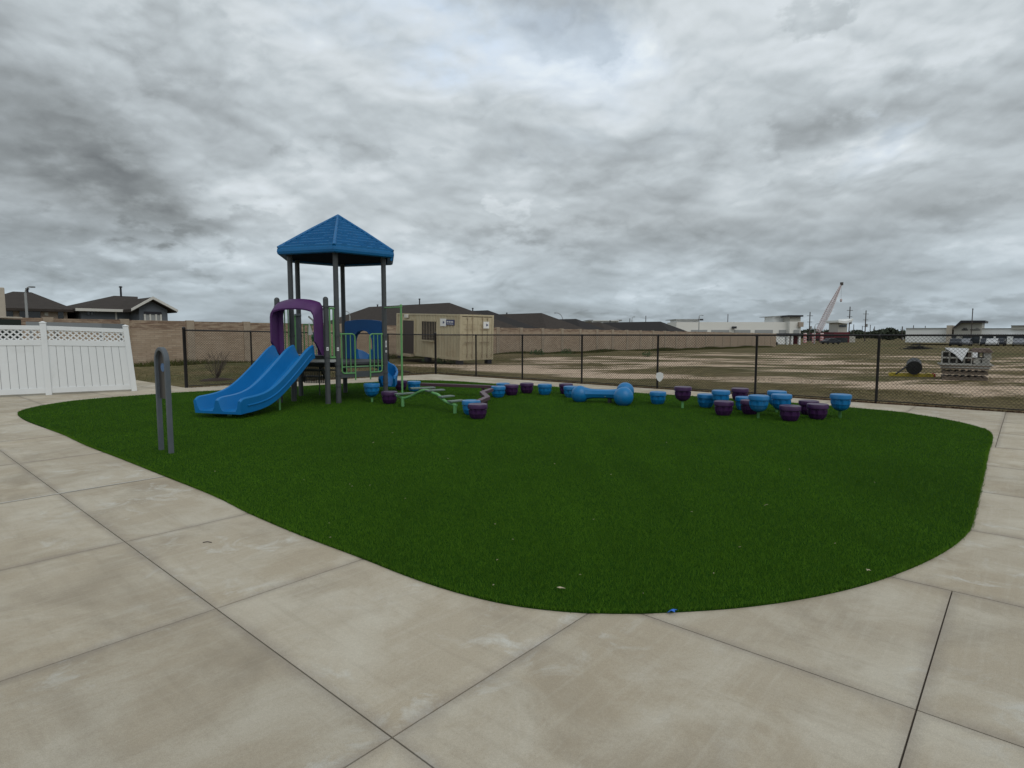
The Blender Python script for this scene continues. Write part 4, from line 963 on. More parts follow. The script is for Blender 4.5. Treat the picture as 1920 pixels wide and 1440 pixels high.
# chute helper: U-section swept along a path
def chute(path, wdt, wall, th_, side=None, lanes=1, lip=0.03):
    pts = [Vector(p) for p in path]; k = len(pts); m = MB(); sec = []
    hw = wdt / 2
    def lane_profile():
        out_ = []; n_l = lanes; lw = wdt / n_l; top = []
        for L in range(n_l):
            a0 = -hw + L * lw
            for t_ in np.linspace(0, 1, 13):
                x = a0 + .035 + (lw - .07) * t_; c_ = abs(2 * t_ - 1); zz = wall * (max(0, (c_ - .62)) / .38) ** 2.0 if c_ > .62 else 0
                top.append((x, zz))
            if L < n_l - 1: top.append((a0 + lw, wall + .012))
        return [(-hw, -th_), (-hw - .012, wall * .5), (-hw - .02, wall - .015), (-hw + .005, wall + .014), ] + top + [(hw - .005, wall + .014), (hw + .02, wall - .015), (hw + .012, wall * .5), (hw, -th_)]
    prof = lane_profile(); n_ = len(prof)
    for i, p in enumerate(pts):
        d = (pts[min(i + 1, k - 1)] - pts[max(i - 1, 0)]).normalized()
        sd_ = side if side is not None else Vector((d.y, -d.x, 0)).normalized()
        up = sd_.cross(d).normalized()
        if up.z < 0: up = -up
        ws = 1.0
        if i >= k - 2: ws = .80 if i == k - 1 else .95
        for (x, z) in prof:
            zz = z * (ws if z > 0 else 1); m.v.append(tuple(p + sd_ * x + up * zz))
    for i in range(k - 1):
        for j in range(n_): m.f.append((i * n_ + j, i * n_ + (j + 1) % n_, (i + 1) * n_ + (j + 1) % n_, (i + 1) * n_ + j))
    m.f.append(tuple(range(n_))); m.f.append(tuple((k - 1) * n_ + j for j in range(n_)))
    return m
# double slide
top = Vector((-4.66, 12.60, 0)); bot = Vector((-5.27, 10.42, 0)); sdir = (bot - top).normalized(); sl = (bot - top).length
zp = [(0, 1.06), (.10, 1.045), (.2, .98), (.45, .80), (.75, .60), (1.05, .415), (1.3, .29), (1.5, .225), (1.68, .19), (1.85, .17), (2.05, .16), (2.2, .155), (sl, .15)]
zf = np.interp(np.linspace(0, sl, 40), [a for a, b in zp], [b for a, b in zp])
for _ in range(3): zf[1:-1] = (zf[:-2] + 2 * zf[1:-1] + zf[2:]) / 4
path = [top + sdir * s_ + Vector((0, 0, z)) for s_, z in zip(np.linspace(0, sl, 40), zf)]
side_v = Vector((-sdir.y, sdir.x, 0)); side_v = side_v if side_v.x > 0 else -side_v
slm = chute(path, .98, .235, .045, side=side_v, lanes=2)
so = pb(slm, 'double_slide', M_blue, smooth=True)
m = MB()     # raised rib along the outer side
for sg in (1, -1): m.tube([p + side_v * sg * .505 + Vector((0, 0, .09)) for p in path[2:-3]], .014, 6)
pb(m, 'slide_rib', M_blue, so, smooth=True)
m = MB(); fpt = path[-6]; m.box((fpt.x, fpt.y, .06), (.06, .06, .14)); pb(m, 'slide_foot', M_green, so); m = MB(); f2 = path[18]; m.tube([(f2.x + .32, f2.y, 0), (f2.x + .32, f2.y, f2.z - .02)], .02, 8); pb(m, 'slide_support', M_green, so)
# purple hood over the slide entrance
hp = [Vector((P1.x, P1.y, 0)), Vector((P2.x, P2.y, 0))]; hdv = (hp[1] - hp[0]).normalized(); hl = (hp[1] - hp[0]).length; hn = Vector((hdv.y, -hdv.x, 0))
base_h = hp[0] + hn * .10
def hpt(s_, z): v_ = base_h + hdv * s_; return Vector((v_.x, v_.y, z))
m_ = hl / 2; ow = hl / 2 - .045
def hood_ring(hw_, zb, zs, zm, f):      # flat-topped arch outline, f = metres forward
    pts = [(-hw_, zb), (-hw_, (zb + zs) / 2), (-hw_, zs - .10), (-hw_ + .015, zs - .02), (-hw_ + .06, zs + .05)]
    x0 = hw_ - .06
    for t_ in np.linspace(-1, 1, 13)[1:-1]: pts.append((t_ * x0, zs + .05 + (zm - zs - .05) * (1 - abs(t_) ** 2.6)))
    pts += [(hw_ - .06, zs + .05), (hw_ - .015, zs - .02), (hw_, zs - .10), (hw_, (zb + zs) / 2), (hw_, zb)]
    return [hpt(m_ + a_, z_) + hn * f for a_, z_ in pts]
rings = [hood_ring(ow, 1.07, 2.15, 2.28, -.06), hood_ring(ow, 1.07, 2.15, 2.28, .02), hood_ring(ow, 1.20, 2.09, 2.22, .12), hood_ring(ow - .005, 1.36, 1.985, 2.10, .24), hood_ring(ow - .02, 1.37, 1.965, 2.075, .255),
         hood_ring(ow - .045, 1.37, 1.94, 2.045, .245), hood_ring(ow - .05, 1.20, 2.02, 2.15, .10), hood_ring(ow - .055, 1.08, 2.07, 2.20, .0), hood_ring(ow - .13, 1.08, 2.02, 2.14, -.02), hood_ring(ow - .13, 1.08, 2.02, 2.14, -.06)]
m = MB(); n_ = len(rings[0]); k_ = len(rings)
for rg_ in rings: m.v += [tuple(a_) for a_ in rg_]
for r_ in range(k_):
    r2 = (r_ + 1) % k_
    for i in range(n_ - 1): m.f.append((r_ * n_ + i, r_ * n_ + i + 1, r2 * n_ + i + 1, r2 * n_ + i))
for i in (0, n_ - 1): m.f.append(tuple(r_ * n_ + i for r_ in range(k_)))
hood = pb(m, 'slide_hood', M_purple, smooth=True)
m = MB()
for pt_ in (P1, P2):
    c_ = Vector((pt_.x, pt_.y, 0)); e_ = hdv * (.1 if pt_ is P1 else -.1) + hn * .05
    for z_ in (1.16, 2.06): m.bar(c_ + Vector((0, 0, z_)), c_ + e_ + Vector((0, 0, z_)), .03, .04)
pb(m, 'bracket', M_post, hood)
# stepped climber under the left side: dark mesh treads
lf3 = Vector((LF.x, LF.y, 0)); cdir = Vector((-.98, .12, 0)).normalized(); 
for i, (z, w_s) in enumerate(((.80, .62), (.62, .60), (.45, .58))):
    q_ = Vector((-5.06 + .03 * i, 14.55 + .20 * i, z))
    m = MB(); m.box(q_, (w_s, .26, .035), rz=R(-14)); sp0 = pb(m, 'step', M_deck)
    m = MB()
    for k in range(9): m.box(q_ + Vector((0, -.12, -.02 - .017 * k)), (w_s, .018, .009), rz=R(-14))
    for k in range(13): m.box(q_ + Vector((math.cos(R(-14)) * w_s * (k / 12 - .5), math.sin(R(-14)) * w_s * (k / 12 - .5) - .118, -.09)), (.012, .014, .15), rz=R(-14))
    pb(m, 'riser_grille', M_deck, sp0)
for sg in (-1, 1):
    a_ = Vector((-5.06 + sg * .31, 14.5 - sg * .07, .84)); m = MB(); m.bar(a_, a_ + Vector((.06, .45, -.50)), .03, .14); pb(m, 'step_stringer', M_deck)
    m = MB(); m.tube([(a_.x, a_.y, 0), (a_.x, a_.y, .80)], .014, 6); pb(m, 'step_leg', M_post)
# small curved slide at the back right
cp_ = [(-3.78, 14.96, .90), (-3.74, 15.2, .86), (-3.66, 15.38, .76), (-3.52, 15.5, .64), (-3.38, 15.5, .53), (-3.26, 15.4, .42), (-3.2, 15.26, .33), (-3.18, 15.1, .26), (-3.19, 14.96, .21)]
cs = [Vector(a) for a in cp_]; pth = []
for i in range(len(cs) - 1):
    for j in range(4): pth.append(cs[i].lerp(cs[i + 1], j / 4))
pth.append(cs[-1])
pb(chute(pth, .40, .24, .03), 'curved_slide', M_blue, smooth=True)
m = MB(); m.tube([(-3.4, 15.5, 0), (-3.4, 15.5, .5)], .03, 8); pb(m, 'slide_support', M_green)
# green pole with a bar to the tower
pole = Vector((-2.31, 12.30)); m = MB(); m.tube([(pole.x, pole.y, 0), (pole.x, pole.y, 2.10)], .021, 10); m.tube([(pole.x, pole.y, 2.085), (RF.x, RF.y, 2.13)], .016, 8); m.lathe([(.028, 2.09), (.028, 2.13), (.01, 2.145)], 10, (pole.x, pole.y, 0)); pb(m, 'climbing_pole', M_green, smooth=True)

# ---------------- wavy step climber ----------------
wc = empty('wave_climber', (pole.x, pole.y, 0), 'low wavy light green tube climber with grey stepping planks', 'climber')
def Gz(u, v, Y): return P(u, v, Y)
sp_ = [Gz(744, 742, 12.35), Gz(757, 747, 12.2), Gz(768, 744, 12.1), Gz(781, 737, 12.0), Gz(793, 731.5, 11.9), Gz(803, 732, 11.8), Gz(812, 737, 11.7), Gz(822, 740, 11.55), Gz(828, 747, 11.45), Gz(836, 753, 11.35), Gz(847, 758, 11.2), Gz(856, 760, 11.1)]
m = MB(); q_ = []
for i in range(len(sp_) - 1):
    for j in range(4): q_.append(sp_[i].lerp(sp_[i + 1], j / 4))
q_.append(sp_[-1]); q_ = [q_[0]] + [(q_[i - 1] + q_[i] * 2 + q_[i + 1]) / 4 for i in range(1, len(q_) - 1)] + [q_[-1]]
m.tube(q_, .028, 10); m.build('wave_tube', M_green, wc, True, off=wc.location)
for (u, v) in ((755, 747), (853, 760)):
    a = Gz(u, v, 12.2 if u < 800 else 11.13); m = MB(); m.tube([(a.x, a.y, 0), (a.x, a.y, a.z)], .034, 10); m.build('leg', M_green, wc, True, off=wc.location)
for (a, b, Y) in (((741, 739.5), (777, 736.5), 12.3), ((770, 730), (815, 725), 12.05), ((799, 732.5), (832, 731), 11.8), ((825, 744), (849, 742.5), 11.5), ((842, 753.5), (868, 750), 11.25)):
    A, B = Gz(*a, Y - .1), Gz(*b, Y + .12); z = (A.z + B.z) / 2; m = MB(); m.bar(Vector((A.x, A.y, z)), Vector((B.x, B.y, z)), .14, .03); m.build('step', M_plank, wc, bevel=.006, off=wc.location)

# ---------------- stepping pods ----------------
RP = .176
def pod_proto(cmat, nm):
    root = empty(nm, (0, 0, 0), 'x', 'stepping pod', 'blue and purple stepping pods on the turf')
    m = MB(); m.lathe([(.12, -.085), (RP - .008, -.085), (RP, -.078), (RP, -.018), (RP - .006, -.006), (RP - .02, 0), (RP - .05, .0), (RP - .055, -.003), (.02, -.003)], 40)
    m.build('cap', cmat, root, True)
    m = MB(); lob = lambda i, a: 1 + (.045 * (1 if math.cos(8 * a) > -.2 else -1) if 1 < i < 7 else 0)
    m.lathe([(.150, -.07), (.152, -.10), (.156, -.105), (.152, -.175), (.146, -.18), (.138, -.215), (.118, -.25), (.088, -.28), (.045, -.30)], 64, rad=lob)
    m.build('bowl', cmat, root, True)
    return root
protoB, protoP = pod_proto(M_podblue, 'stepping_pod'), pod_proto(M_podpurple, 'stepping_pod')
stem_m = MB(); stem_m.tube([(0, 0, 0), (0, 0, -1)], .026, 12); stem = stem_m.build('stem', M_green, None, True)
PODS = [  # u, v of the back of the top, depth, colour, on a stem?, label
 (695, 718, 13.0, 'B', 1, 'blue pod on a green stem right under the tower, left of a purple pod'),
 (728, 734, 12.7, 'P', 0, 'purple stepping pod on the turf between the tower and the green pole'),
 (750, 717, 15.8, 'P', 0, 'dark purple pod half hidden behind the green pole'),
 (775, 714, 15.5, 'B', 0, 'blue pod at the left end of the long low beam'),
 (883, 749.5, 10.95, 'B', 0, 'blue pod tucked behind the nearest purple pod right of the wavy climber'),
 (895, 756, 10.42, 'P', 0, 'purple pod in front of a blue one at the near end of the zigzag beam'),
 (934, 724, 14.0, 'B', 0, 'blue pod at the far end of the zigzag beam'),
 (943, 720, 14.9, 'B', 0, 'blue pod mostly hidden behind another blue and a purple pod past the zigzag beam'),
 (959, 721.5, 14.45, 'P', 0, 'purple pod just right of the blue pod ending the zigzag beam'),
 (988, 720, 14.95, 'P', 0, 'lone dark purple pod with gaps both sides, back row left of centre'),
 (1022, 722, 14.6, 'B', 0, 'lone blue pod in the back row left of the blue ball toy'),
 (1062, 720, 14.75, 'P', 0, 'purple pod partly behind a blue one at left end of the ball toy'),
 (1071, 725, 14.0, 'B', 0, 'blue pod touching the left ball of the blue toy in view'),
 (1236, 734, 12.65, 'B', 0, 'blue pod standing alone right of the ball toy'),
 (1283, 724, 11.95, 'P', 1, 'tall purple pod on a green stem, alone left of the big cluster'),
 (1327, 738, 12.05, 'B', 0, 'leftmost low blue pod of the big cluster'),
 (1355, 731, 11.65, 'B', 1, 'blue raised pod behind the front left purple pod of the cluster'),
 (1361, 751, 10.85, 'P', 0, 'purple pod at the front left of the big cluster'),
 (1391, 727, 12.3, 'P', 1, 'purple raised pod at the back of the cluster beside the fence post'),
 (1400, 744, 11.6, 'B', 0, 'low blue pod squeezed between raised purple and raised blue pods'),
 (1411, 749, 11.0, 'P', 0, 'low purple pod half hidden behind the raised blue pod in the cluster middle'),
 (1427, 740, 10.5, 'B', 1, 'raised blue pod on a clearly visible green stem in the cluster middle'),
 (1461, 732, 11.3, 'B', 1, 'rear raised blue pod of an overlapping blue pair'),
 (1470, 738, 10.65, 'B', 1, 'front raised blue pod of an overlapping blue pair'),
 (1487, 759, 10.15, 'P', 0, 'nearest purple pod of the cluster, below the blue pair'),
 (1522, 750, 10.95, 'P', 0, 'rear purple pod of the overlapping purple pair right of the cluster'),
 (1539, 756, 10.35, 'P', 0, 'front purple pod of the overlapping purple pair right of the cluster'),
 (1582, 738, 10.5, 'B', 1, 'rightmost blue pod, raised on a green stem')]
for (u, v, Y, c_, st, lab) in PODS:
    a = P(u, v, Y + .12); x = (u - 960) / FG * Y; z = CAMH - (v - VH) * (Y + .15) / FG
    if not st: z = max(.285, min(.325, z))
    pr = protoB if c_ == 'B' else protoP
    o = pr if not pr.get('used') else copy_tree(pr)
    if 'used' in o: del o['used']
    pr['used'] = 1; o.location = (x, Y, z); o['label'] = lab; o.rotation_euler = (0, 0, random.uniform(0, 6.28))
    if st:
        s_ = stem if not stem.get('used') else stem.copy()
        if s_ is not stem: sc.collection.objects.link(s_)
        stem['used'] = 1; s_.parent = o; s_.location = (0, 0, -.25); s_.scale = (1, 1, z - .25 + .02)
for o in bpy.data.objects:
    if 'used' in o: del o['used']
# ---------------- beams ----------------
def beam(pts, zt, label, legs):
    root = empty('balance_beam', (pts[0].x, pts[0].y, 0), label, 'balance beam', 'low balance beams')
    m = MB(); w_ = .055; pts = [Vector((p.x, p.y, 0)) for p in pts]; L_, R_ = [], []
    for i, p in enumerate(pts):
        d = (pts[min(i + 1, len(pts) - 1)] - pts[max(i - 1, 0)]).normalized(); n3 = Vector((-d.y, d.x, 0))
        L_.append((p.x + n3.x * w_, p.y + n3.y * w_)); R_.append((p.x - n3.x * w_, p.y - n3.y * w_))
    for i in range(len(pts) - 1): m.prism([L_[i], L_[i + 1], R_[i + 1], R_[i]], zt - .07, zt)
    m.build('beam', M_beam, root, bevel=.006, off=root.location)
    for q_ in legs: m = MB(); m.box((q_.x, q_.y, (zt - .07) / 2), (.07, .07, zt - .07)); m.build('leg', M_beam, root, off=root.location)
def GB(u, v, z=.29): return G(u, v, z)
beam([GB(790, 718), GB(932, 723)], .29, 'long straight brown low beam behind the wavy climber', [GB(813, 719), GB(906, 722)])
beam([GB(921, 728), GB(904, 734), GB(914, 743), GB(897, 750)], .29, 'zigzag brown low beam running toward the camera', [GB(907, 733), GB(911, 742)])
# ---------------- blue ball toy ----------------
bt = empty('ball_toy', (2.0, 12.9, 0), 'big blue bone shaped play piece with round ends lying on the turf', 'play sculpture')
def ball(u, Y, r):
    x = (u - 960) / FG * Y; m = MB(); n_ = 16; prof = [(r * math.sin(a_) + 1e-4, r - r * math.cos(a_)) for a_ in np.linspace(.0, math.pi, n_)]
    m.lathe(prof, 26, (x, Y, -.01)); m.build('ball', M_podblue, bt, True, off=bt.location); return Vector((x, Y, r - .01))
b1 = ball(1088.5, 13.05, .196); b2 = ball(1171, 12.4, .208); b3 = ball(1174, 13.7, .205)
mid_ = (b2 + b3 * .35) / 1.35; m = MB(); pts = [b1.lerp(mid_, t_) for t_ in np.linspace(.12, .95, 9)]; m.tube([p + Vector((0, 0, .02)) for p in pts], [.14, .115, .105, .102, .10, .10, .105, .115, .13], 8); m.build('shaft', M_podblue, bt, True, off=bt.location)
m = MB(); m.tube([b2.lerp(b3, .1), b2.lerp(b3, .9)], .12, 12); m.build('shaft', M_podblue, bt, True, off=bt.location)
m = MB(); q_ = b1.lerp(mid_, .68); m.tube([(q_.x, q_.y, 0), (q_.x, q_.y, .14)], .045, 10); m.build('support', M_deck, bt, off=bt.location)
m = MB(); q_ = b1.lerp(mid_, .56); m.lathe([(.012, 0), (.012, .004), (.004, .008)], 8, (q_.x, q_.y - .10, .16)); m.build('bolt', M_rail, bt, off=bt.location)
# ---------------- hoop with sign panel ----------------
hL, hR = Vector((-4.455 - .145, 7.46 + .125, 0)), Vector((-4.455 + .145, 7.46 - .125, 0)); hc = (hL + hR) / 2
hr = empty('hoop_sign', hc, 'slate grey hoop shaped frame holding a narrow panel with a pale blue round sticker', 'sign')
hd = (hR - hL).normalized(); hn2 = Vector((hd.y, -hd.x, 0)); rad = (hR - hL).length / 2; zt = 1.36
def hop(s_, z, o=0): return hc + hd * s_ + hn2 * o + Vector((0, 0, z))
arc = [(-rad, 0), (-rad, .4), (-rad, .8), (-rad, zt - rad)] + [(-rad * math.cos(a_), zt - rad + rad * math.sin(a_)) for a_ in np.linspace(.15, math.pi - .15, 16)] + [(rad, zt - rad), (rad, .8), (rad, .4), (rad, 0)]
inn = [(-rad + .045, 0), (-rad + .045, .4), (-rad + .045, .8), (-rad + .045, zt - rad)] + [(-(rad - .045) * math.cos(a_), zt - rad + (rad - .045) * math.sin(a_)) for a_ in np.linspace(.15, math.pi - .15, 16)] + [(rad - .045, zt - rad), (rad - .045, .8), (rad - .045, .4), (rad - .045, 0)]
arch_panel(hop, arc, inn, hn2, .06, '', None).build('frame', M_hoop, hr, bevel=.008, off=hc)
pan = [(-rad + .05, .70)] + [a for a in inn[3:-3]] + [(rad - .05, .70)]
m = MB(); m.extrude([hop(a * .98, z, -.02) for a, z in pan], hn2 * .012); po = m.build('panel', mat('dark bronze panel', (.045, .042, .040), .3, .15, 5), hr, off=hc)
m = MB(); k_ = 20; c0 = hop(.0, 1.10, -.02); m.extrude([c0 + hd * .06 * math.cos(2 * math.pi * i / k_) + Vector((0, 0, .055 * math.sin(2 * math.pi * i / k_))) for i in range(k_)], -hn2 * .004 if False else hn2 * -.004)
m.build('sticker', M_bluesticker, po, off=hc)
m = MB(); c0 = hop(.0, 1.10, -.008); m.extrude([c0 + hd * .06 * math.cos(2 * math.pi * i / k_) + Vector((0, 0, .055 * math.sin(2 * math.pi * i / k_))) for i in range(k_)], hn2 * .004)
m.build('sticker', M_bluesticker, po, off=hc)

# ---------------- field things ----------------
def mulch(u, v, r, label, Y=None):
    g_ = G(u, v, -.04); n_ = 28; m = MB(); prof = []
    root = None; m.lathe([(r, -.03), (r * .9, .02), (r * .7, .06), (r * .4, .09), (.01, .10)], n_, (0, 0, 0), rad=lambda i, a: 1 + .09 * math.sin(3 * a + i) + .05 * math.sin(7 * a + 2 * i))
    o = m.build('mulch_bed', M_mulch, None, True, loc=(g_.x, g_.y, GZ(g_.x, g_.y))); tag(o, label, 'mulch'); return g_
g_ = mulch(407, 712, .62, 'dark mulch ring around the bare shrub behind the left fence run')
sh = empty('bare_shrub', (g_.x, g_.y, 0), 'leafless twiggy shrub in a mulch ring behind the left fence run', 'shrub')
m = MB()
for i in range(26):
    a_ = random.uniform(0, 6.28); tl = random.uniform(.15, .55); h = random.uniform(.45, 1.0); pts = [Vector((g_.x, g_.y, 0))]
    for k in range(1, 5): pts.append(Vector((g_.x + math.cos(a_ + .2 * k) * tl * k / 4 + random.uniform(-.03, .03), g_.y + math.sin(a_ + .2 * k) * tl * k / 4, h * k / 4)))
    m.tube(pts, [.012, .009, .007, .005, .003], 5)
    for k in (2, 3): m.tube([pts[k], pts[k] + Vector((random.uniform(-.15, .15), random.uniform(-.15, .15), random.uniform(.1, .25)))], [.006, .003], 4)
m.build('branches', M_twig, sh, off=sh.location)
mulch(735, 698, .75, 'dark mulch patch beside the green pole, behind the fence')
def leafclump(root, nm, c0, R3, n_, size, mt, flat=1.0):
    m = MB(); c0 = Vector(c0)
    for i in range(n_):
        while True:
            v_ = Vector((random.uniform(-1, 1), random.uniform(-1, 1), random.uniform(-1, 1)))
            if .25 < v_.length < 1: break
        q_ = c0 + Vector((v_.x * R3[0], v_.y * R3[1], v_.z * R3[2])); a = Vector((random.gauss(0, 1), random.gauss(0, 1), random.gauss(0, 1))).normalized() * size; b = Vector((random.gauss(0, 1), random.gauss(0, 1), random.gauss(0, 1))).normalized() * size
        k = len(m.v); m.v += [tuple(q_ - a), tuple(q_ + b), tuple(q_ + a), tuple(q_ - b)]; m.f.append((k, k + 1, k + 2, k + 3))
    me = bpy.data.meshes.new(nm); me.from_pydata([tuple(Vector(v_) - root.location) for v_ in m.v], [], m.f); me.materials.append(mt); o = bpy.data.objects.new(nm, me); sc.collection.objects.link(o); o.parent = root; return o
WD = [('weed clump growing at the container foot, left of its middle', 829, 675, 34, .3), ('larger weed clump at the container foot near its cargo door corner', 854, 674, 33.5, .32), ('low weed patch below the barred container window', 798, 676, 35, .2),
      ('dark bush in the grass below the wall between the second and third clear fence posts', 1213, 667, 47, .3), ('weed clump at the wall foot right of the container', 1008, 664, 46, .45), ('weed clump at the wall foot under the fence midpoint', 1062, 662, 52, .4)]
for (lab, u, v, Y, s_) in WD:
    a = P(u, v, Y); gz = ground_z(0, Y); o = empty('weed_clump', (a.x, Y, gz), lab, 'weeds', 'weed clumps in the field'); leafclump(o, 'leaves', (a.x, Y, gz + s_ * .5), (s_ * 1.4, s_, s_ * .8), 160, s_ * .16, M_weed)
# white plate on the fence
q_ = 7.69; a = PQ(15.0, q_); pl3 = MB(); e = N.to_3d(); c0 = Vector((a.x, a.y, .34)); sh_ = [(-.10, .10), (0, .13), (.10, .10), (.11, -.02), (.06, -.10), (0, -.14), (-.06, -.10), (-.11, -.02)]
pl3.extrude([c0 + e * x + Vector((0, 0, z)) for x, z in sh_], D.to_3d() * .01); o = pl3.build('plate', M_sticker, off=c0, loc=c0); tag(o, 'small white shield shaped plate hung low on the fence by a post', 'plate')
# block stack
g_ = G(1806, 718, -.05); st = empty('block_pallet', (g_.x, g_.y, GZ(g_.x, g_.y) - .01), 'pallets stacked with grey concrete blocks, brown pavers and a white sheet in the field', 'pallet stack', rz=R(-34))
def lb(c, s_, nm, mm, bv=.0, rz=0, par=None): m = MB(); m.box(c, s_, rz=rz); return m.build(nm, mm, par or st, bevel=bv)
for k in range(2):
    z = .0 + k * .17
    for i in range(3): lb((0, -.45 + .45 * i, z + .05), (1.15, .09, .09), 'pallet_stringer', M_wood)
    for i in range(7): lb((-.52 + i * .173, 0, z + .105), (.10, 1.05, .02), 'pallet_slat', M_wood)
for i, (z, w_, mm) in enumerate(((.36, 1.22, M_wood), (.405, 1.26, M_block), (.45, 1.30, M_wood), (.49, 1.34, M_block))): lb((.0, 0, z), (w_, 1.1, .036), 'plank', mm, .004, rz=R(2 * i - 3))
def cblock(x, y, z, rz=0):
    m = MB(); m.box((x, y, z + .02), (.19, .39, .03), rz); m.box((x, y, z + .17), (.19, .39, .03), rz)
    for dy_ in (-.18, 0, .18): m.box((x, y + dy_, z + .095), (.19, .03, .13), rz)
    return m
def fblock(x, z):      # seen end-on with two open cores
    m = MB(); 
    for dx_ in (-.09, .09): m.box((x + dx_, -.33, z + .1), (.028, .38, .20))
    for dz_ in (.012, .188): m.box((x, -.33, z + dz_), (.16, .38, .026))
    m.box((x, -.16, z + .1), (.16, .03, .15)); return m
for r_ in range(2):
    for c_ in range(4): fblock(-.52 + c_ * .19, .51 + r_ * .2).build('concrete_block', M_block, st)
for (x, y, z, rz) in ((.28, -.25, .51, .3), (.5, -.3, .51, -.4), (.45, .15, .51, .2), (.3, .1, .70, .9), (.55, .0, .70, .1), (.1, .25, .51, 1.5), (-.2, .25, .51, 0), (-.45, .3, .51, 0), (-.2, .2, .70, 0)): cblock(x, y, z, rz).build('concrete_block', M_block, st)
for i in range(3): lb((.36 + .02 * i, .0, .905 + .045 * i), (.56 - .06 * i, .6, .04), 'paver', M_paver, .004, rz=R(10 - 8 * i))
lb((.12, -.28, .76), (.16, .3, .3), 'block_column', M_paver, .01)
m = MB(); A = [(-.55, -.50, 1.02), (-.02, -.52, 1.00), (.06, -.50, .98), (-.05, -.55, .74), (-.10, -.56, .60), (-.30, -.54, .82)]
m.add([Vector(a) for a in A] + [Vector(a) + Vector((0, .012, 0)) for a in A] , [(0, 1, 5), (1, 2, 3), (1, 3, 5), (3, 4, 5), (6, 11, 7), (7, 9, 8), (7, 11, 9), (9, 11, 10), (0, 5, 11, 6), (5, 4, 10, 11), (4, 3, 9, 10), (3, 2, 8, 9), (2, 1, 7, 8), (1, 0, 6, 7)])
m.add([(-.55, -.50, 1.02), (.06, -.50, 1.0), (.05, .35, .99), (-.5, .35, 1.0), (-.55, -.50, 1.03), (.06, -.50, 1.01), (.05, .35, 1.0), (-.5, .35, 1.01)], [(3, 2, 1, 0), (4, 5, 6, 7), (0, 1, 5, 4), (1, 2, 6, 5), (2, 3, 7, 6), (3, 0, 4, 7)])
m.build('white_sheet', M_tarp, st); lb((-.25, -.05, .95), (.52, .7, .08), 'block_column', M_block)
m = MB(); m.box((.22, -.42, .80), (.14, .02, .16), rz=.3); m.build('white_bag', M_tarp, st, bevel=.02)
# yellow skid with black roll
g_ = G(1707, 711, -.05); ys_ = empty('yellow_skid', (g_.x, g_.y, GZ(g_.x, g_.y) - .005), 'low yellow wooden skid on bare soil left of the block pallets', 'skid', rz=R(-30))
for y in (-.22, .22): lb((0, y, .05), (1.3, .09, .10), 'beam', M_yellow, .006, par=ys_); lb((.66, y, .06), (.05, .10, .12), 'end_cap', M_red, .004, par=ys_)
for x in (-.5, 0, .5): lb((x, 0, .11), (.12, .55, .02), 'slat', M_yellow, par=ys_)
rl_ = empty('mesh_roll', (g_.x + .1, g_.y, GZ(g_.x, g_.y) + .11), 'thick black roll of netting lying on the yellow skid', 'roll', rz=R(20))
m = MB(); m.tube([(-.34, -.25, .20), (.34, .25, .30)], [.235, .225], 20); rr_ = m.build('roll', M_black, rl_, True)
m = MB(); m.tube([(-.35, -.257, .20), (.35, .257, .30)], .07, 12); m.build('core', M_tyre, rl_, True)
m = MB(); m.bar(Vector((-.95, -.05, -.02)), Vector((-.15, -.10, .42)), .05, .03); m.build('strap', M_black, rl_)
# brush pile
a = G(1722, 654, -.45); br_ = empty('brush_pile', (a.x, a.y, GZ(a.x, a.y) - .05), 'low dark heap of brush in the open field far behind the fence', 'brush pile')
m = MB()
for i in range(240):
    x = random.gauss(0, 1.0); h = .75 * math.exp(-(x + .3) ** 2 / .9) + .1; q_ = Vector((x, random.gauss(0, .4), random.uniform(0, h))); d = Vector((random.gauss(0, 1), random.gauss(0, .6), random.gauss(0, .3))).normalized() * random.uniform(.15, .45); m.tube([q_ - d, q_ + d], .025, 4, cap=False)
m.build('branches', M_black, br_)
# ---------------- distant buildings ----------------
def bld(Y, gz, name, label, cat):
    o = empty(name, (0, Y, gz), label, cat); return o
def fd_(root, p, u0, u1, v0, v1, dep, nm, mm, po=0.0):
    """box whose front lies on the line p = const, parallel to the chain link fence"""
    pp_ = p + po; qs = []
    for u in (u0, u1):
        k = (u - 960) / FG; qs.append((k * pp_ * D.y - pp_ * D.x) / (N.x - k * N.y))
    Ym = PQ(pp_, sum(qs) / 2).y; m = MB(); m.prism([tuple(PQ(a_, b_).xy) for a_, b_ in ((pp_, qs[0]), (pp_, qs[1]), (pp_ + dep, qs[1]), (pp_ + dep, qs[0]))], zat(v1, Ym), zat(v0, Ym)); return m.build(nm, mm, root, off=root.location)
def fb_(root, Y, u0, u1, v0, v1, dep, nm, mm, yo=0.0, vb=None):
    """a real box: front face at depth Y+yo spanning the given columns and rows"""
    Yf = Y + yo; xa, xb = (u0 - 960) / FG * Yf, (u1 - 960) / FG * Yf; za, zb = zat(v1, Yf), zat(v0, Yf)
    m = MB(); m.box(((xa + xb) / 2, Yf + dep / 2, (za + zb) / 2), (xb - xa, dep, zb - za)); return m.build(nm, mm, root, off=root.location)
WY = 150; wh = bld(WY, -.8, 'warehouse', 'long pale flat roofed warehouse with grey shutters behind the end of the block wall', 'warehouse'); wh.location.x = (1380 - 960) / FG * WY
fb_(wh, WY, 1268, 1482, 604, 645, 9, 'wall', M_warewall); fb_(wh, WY, 1480, 1501, 603, 645, 9, 'tower', M_warewall, -1.2)
fb_(wh, WY, 1480, 1500, 594, 602.9, 8, 'turret', M_cream, -.8); fb_(wh, WY, 1477, 1505, 591, 594, 10, 'turret_roof', M_dark, -1.6)
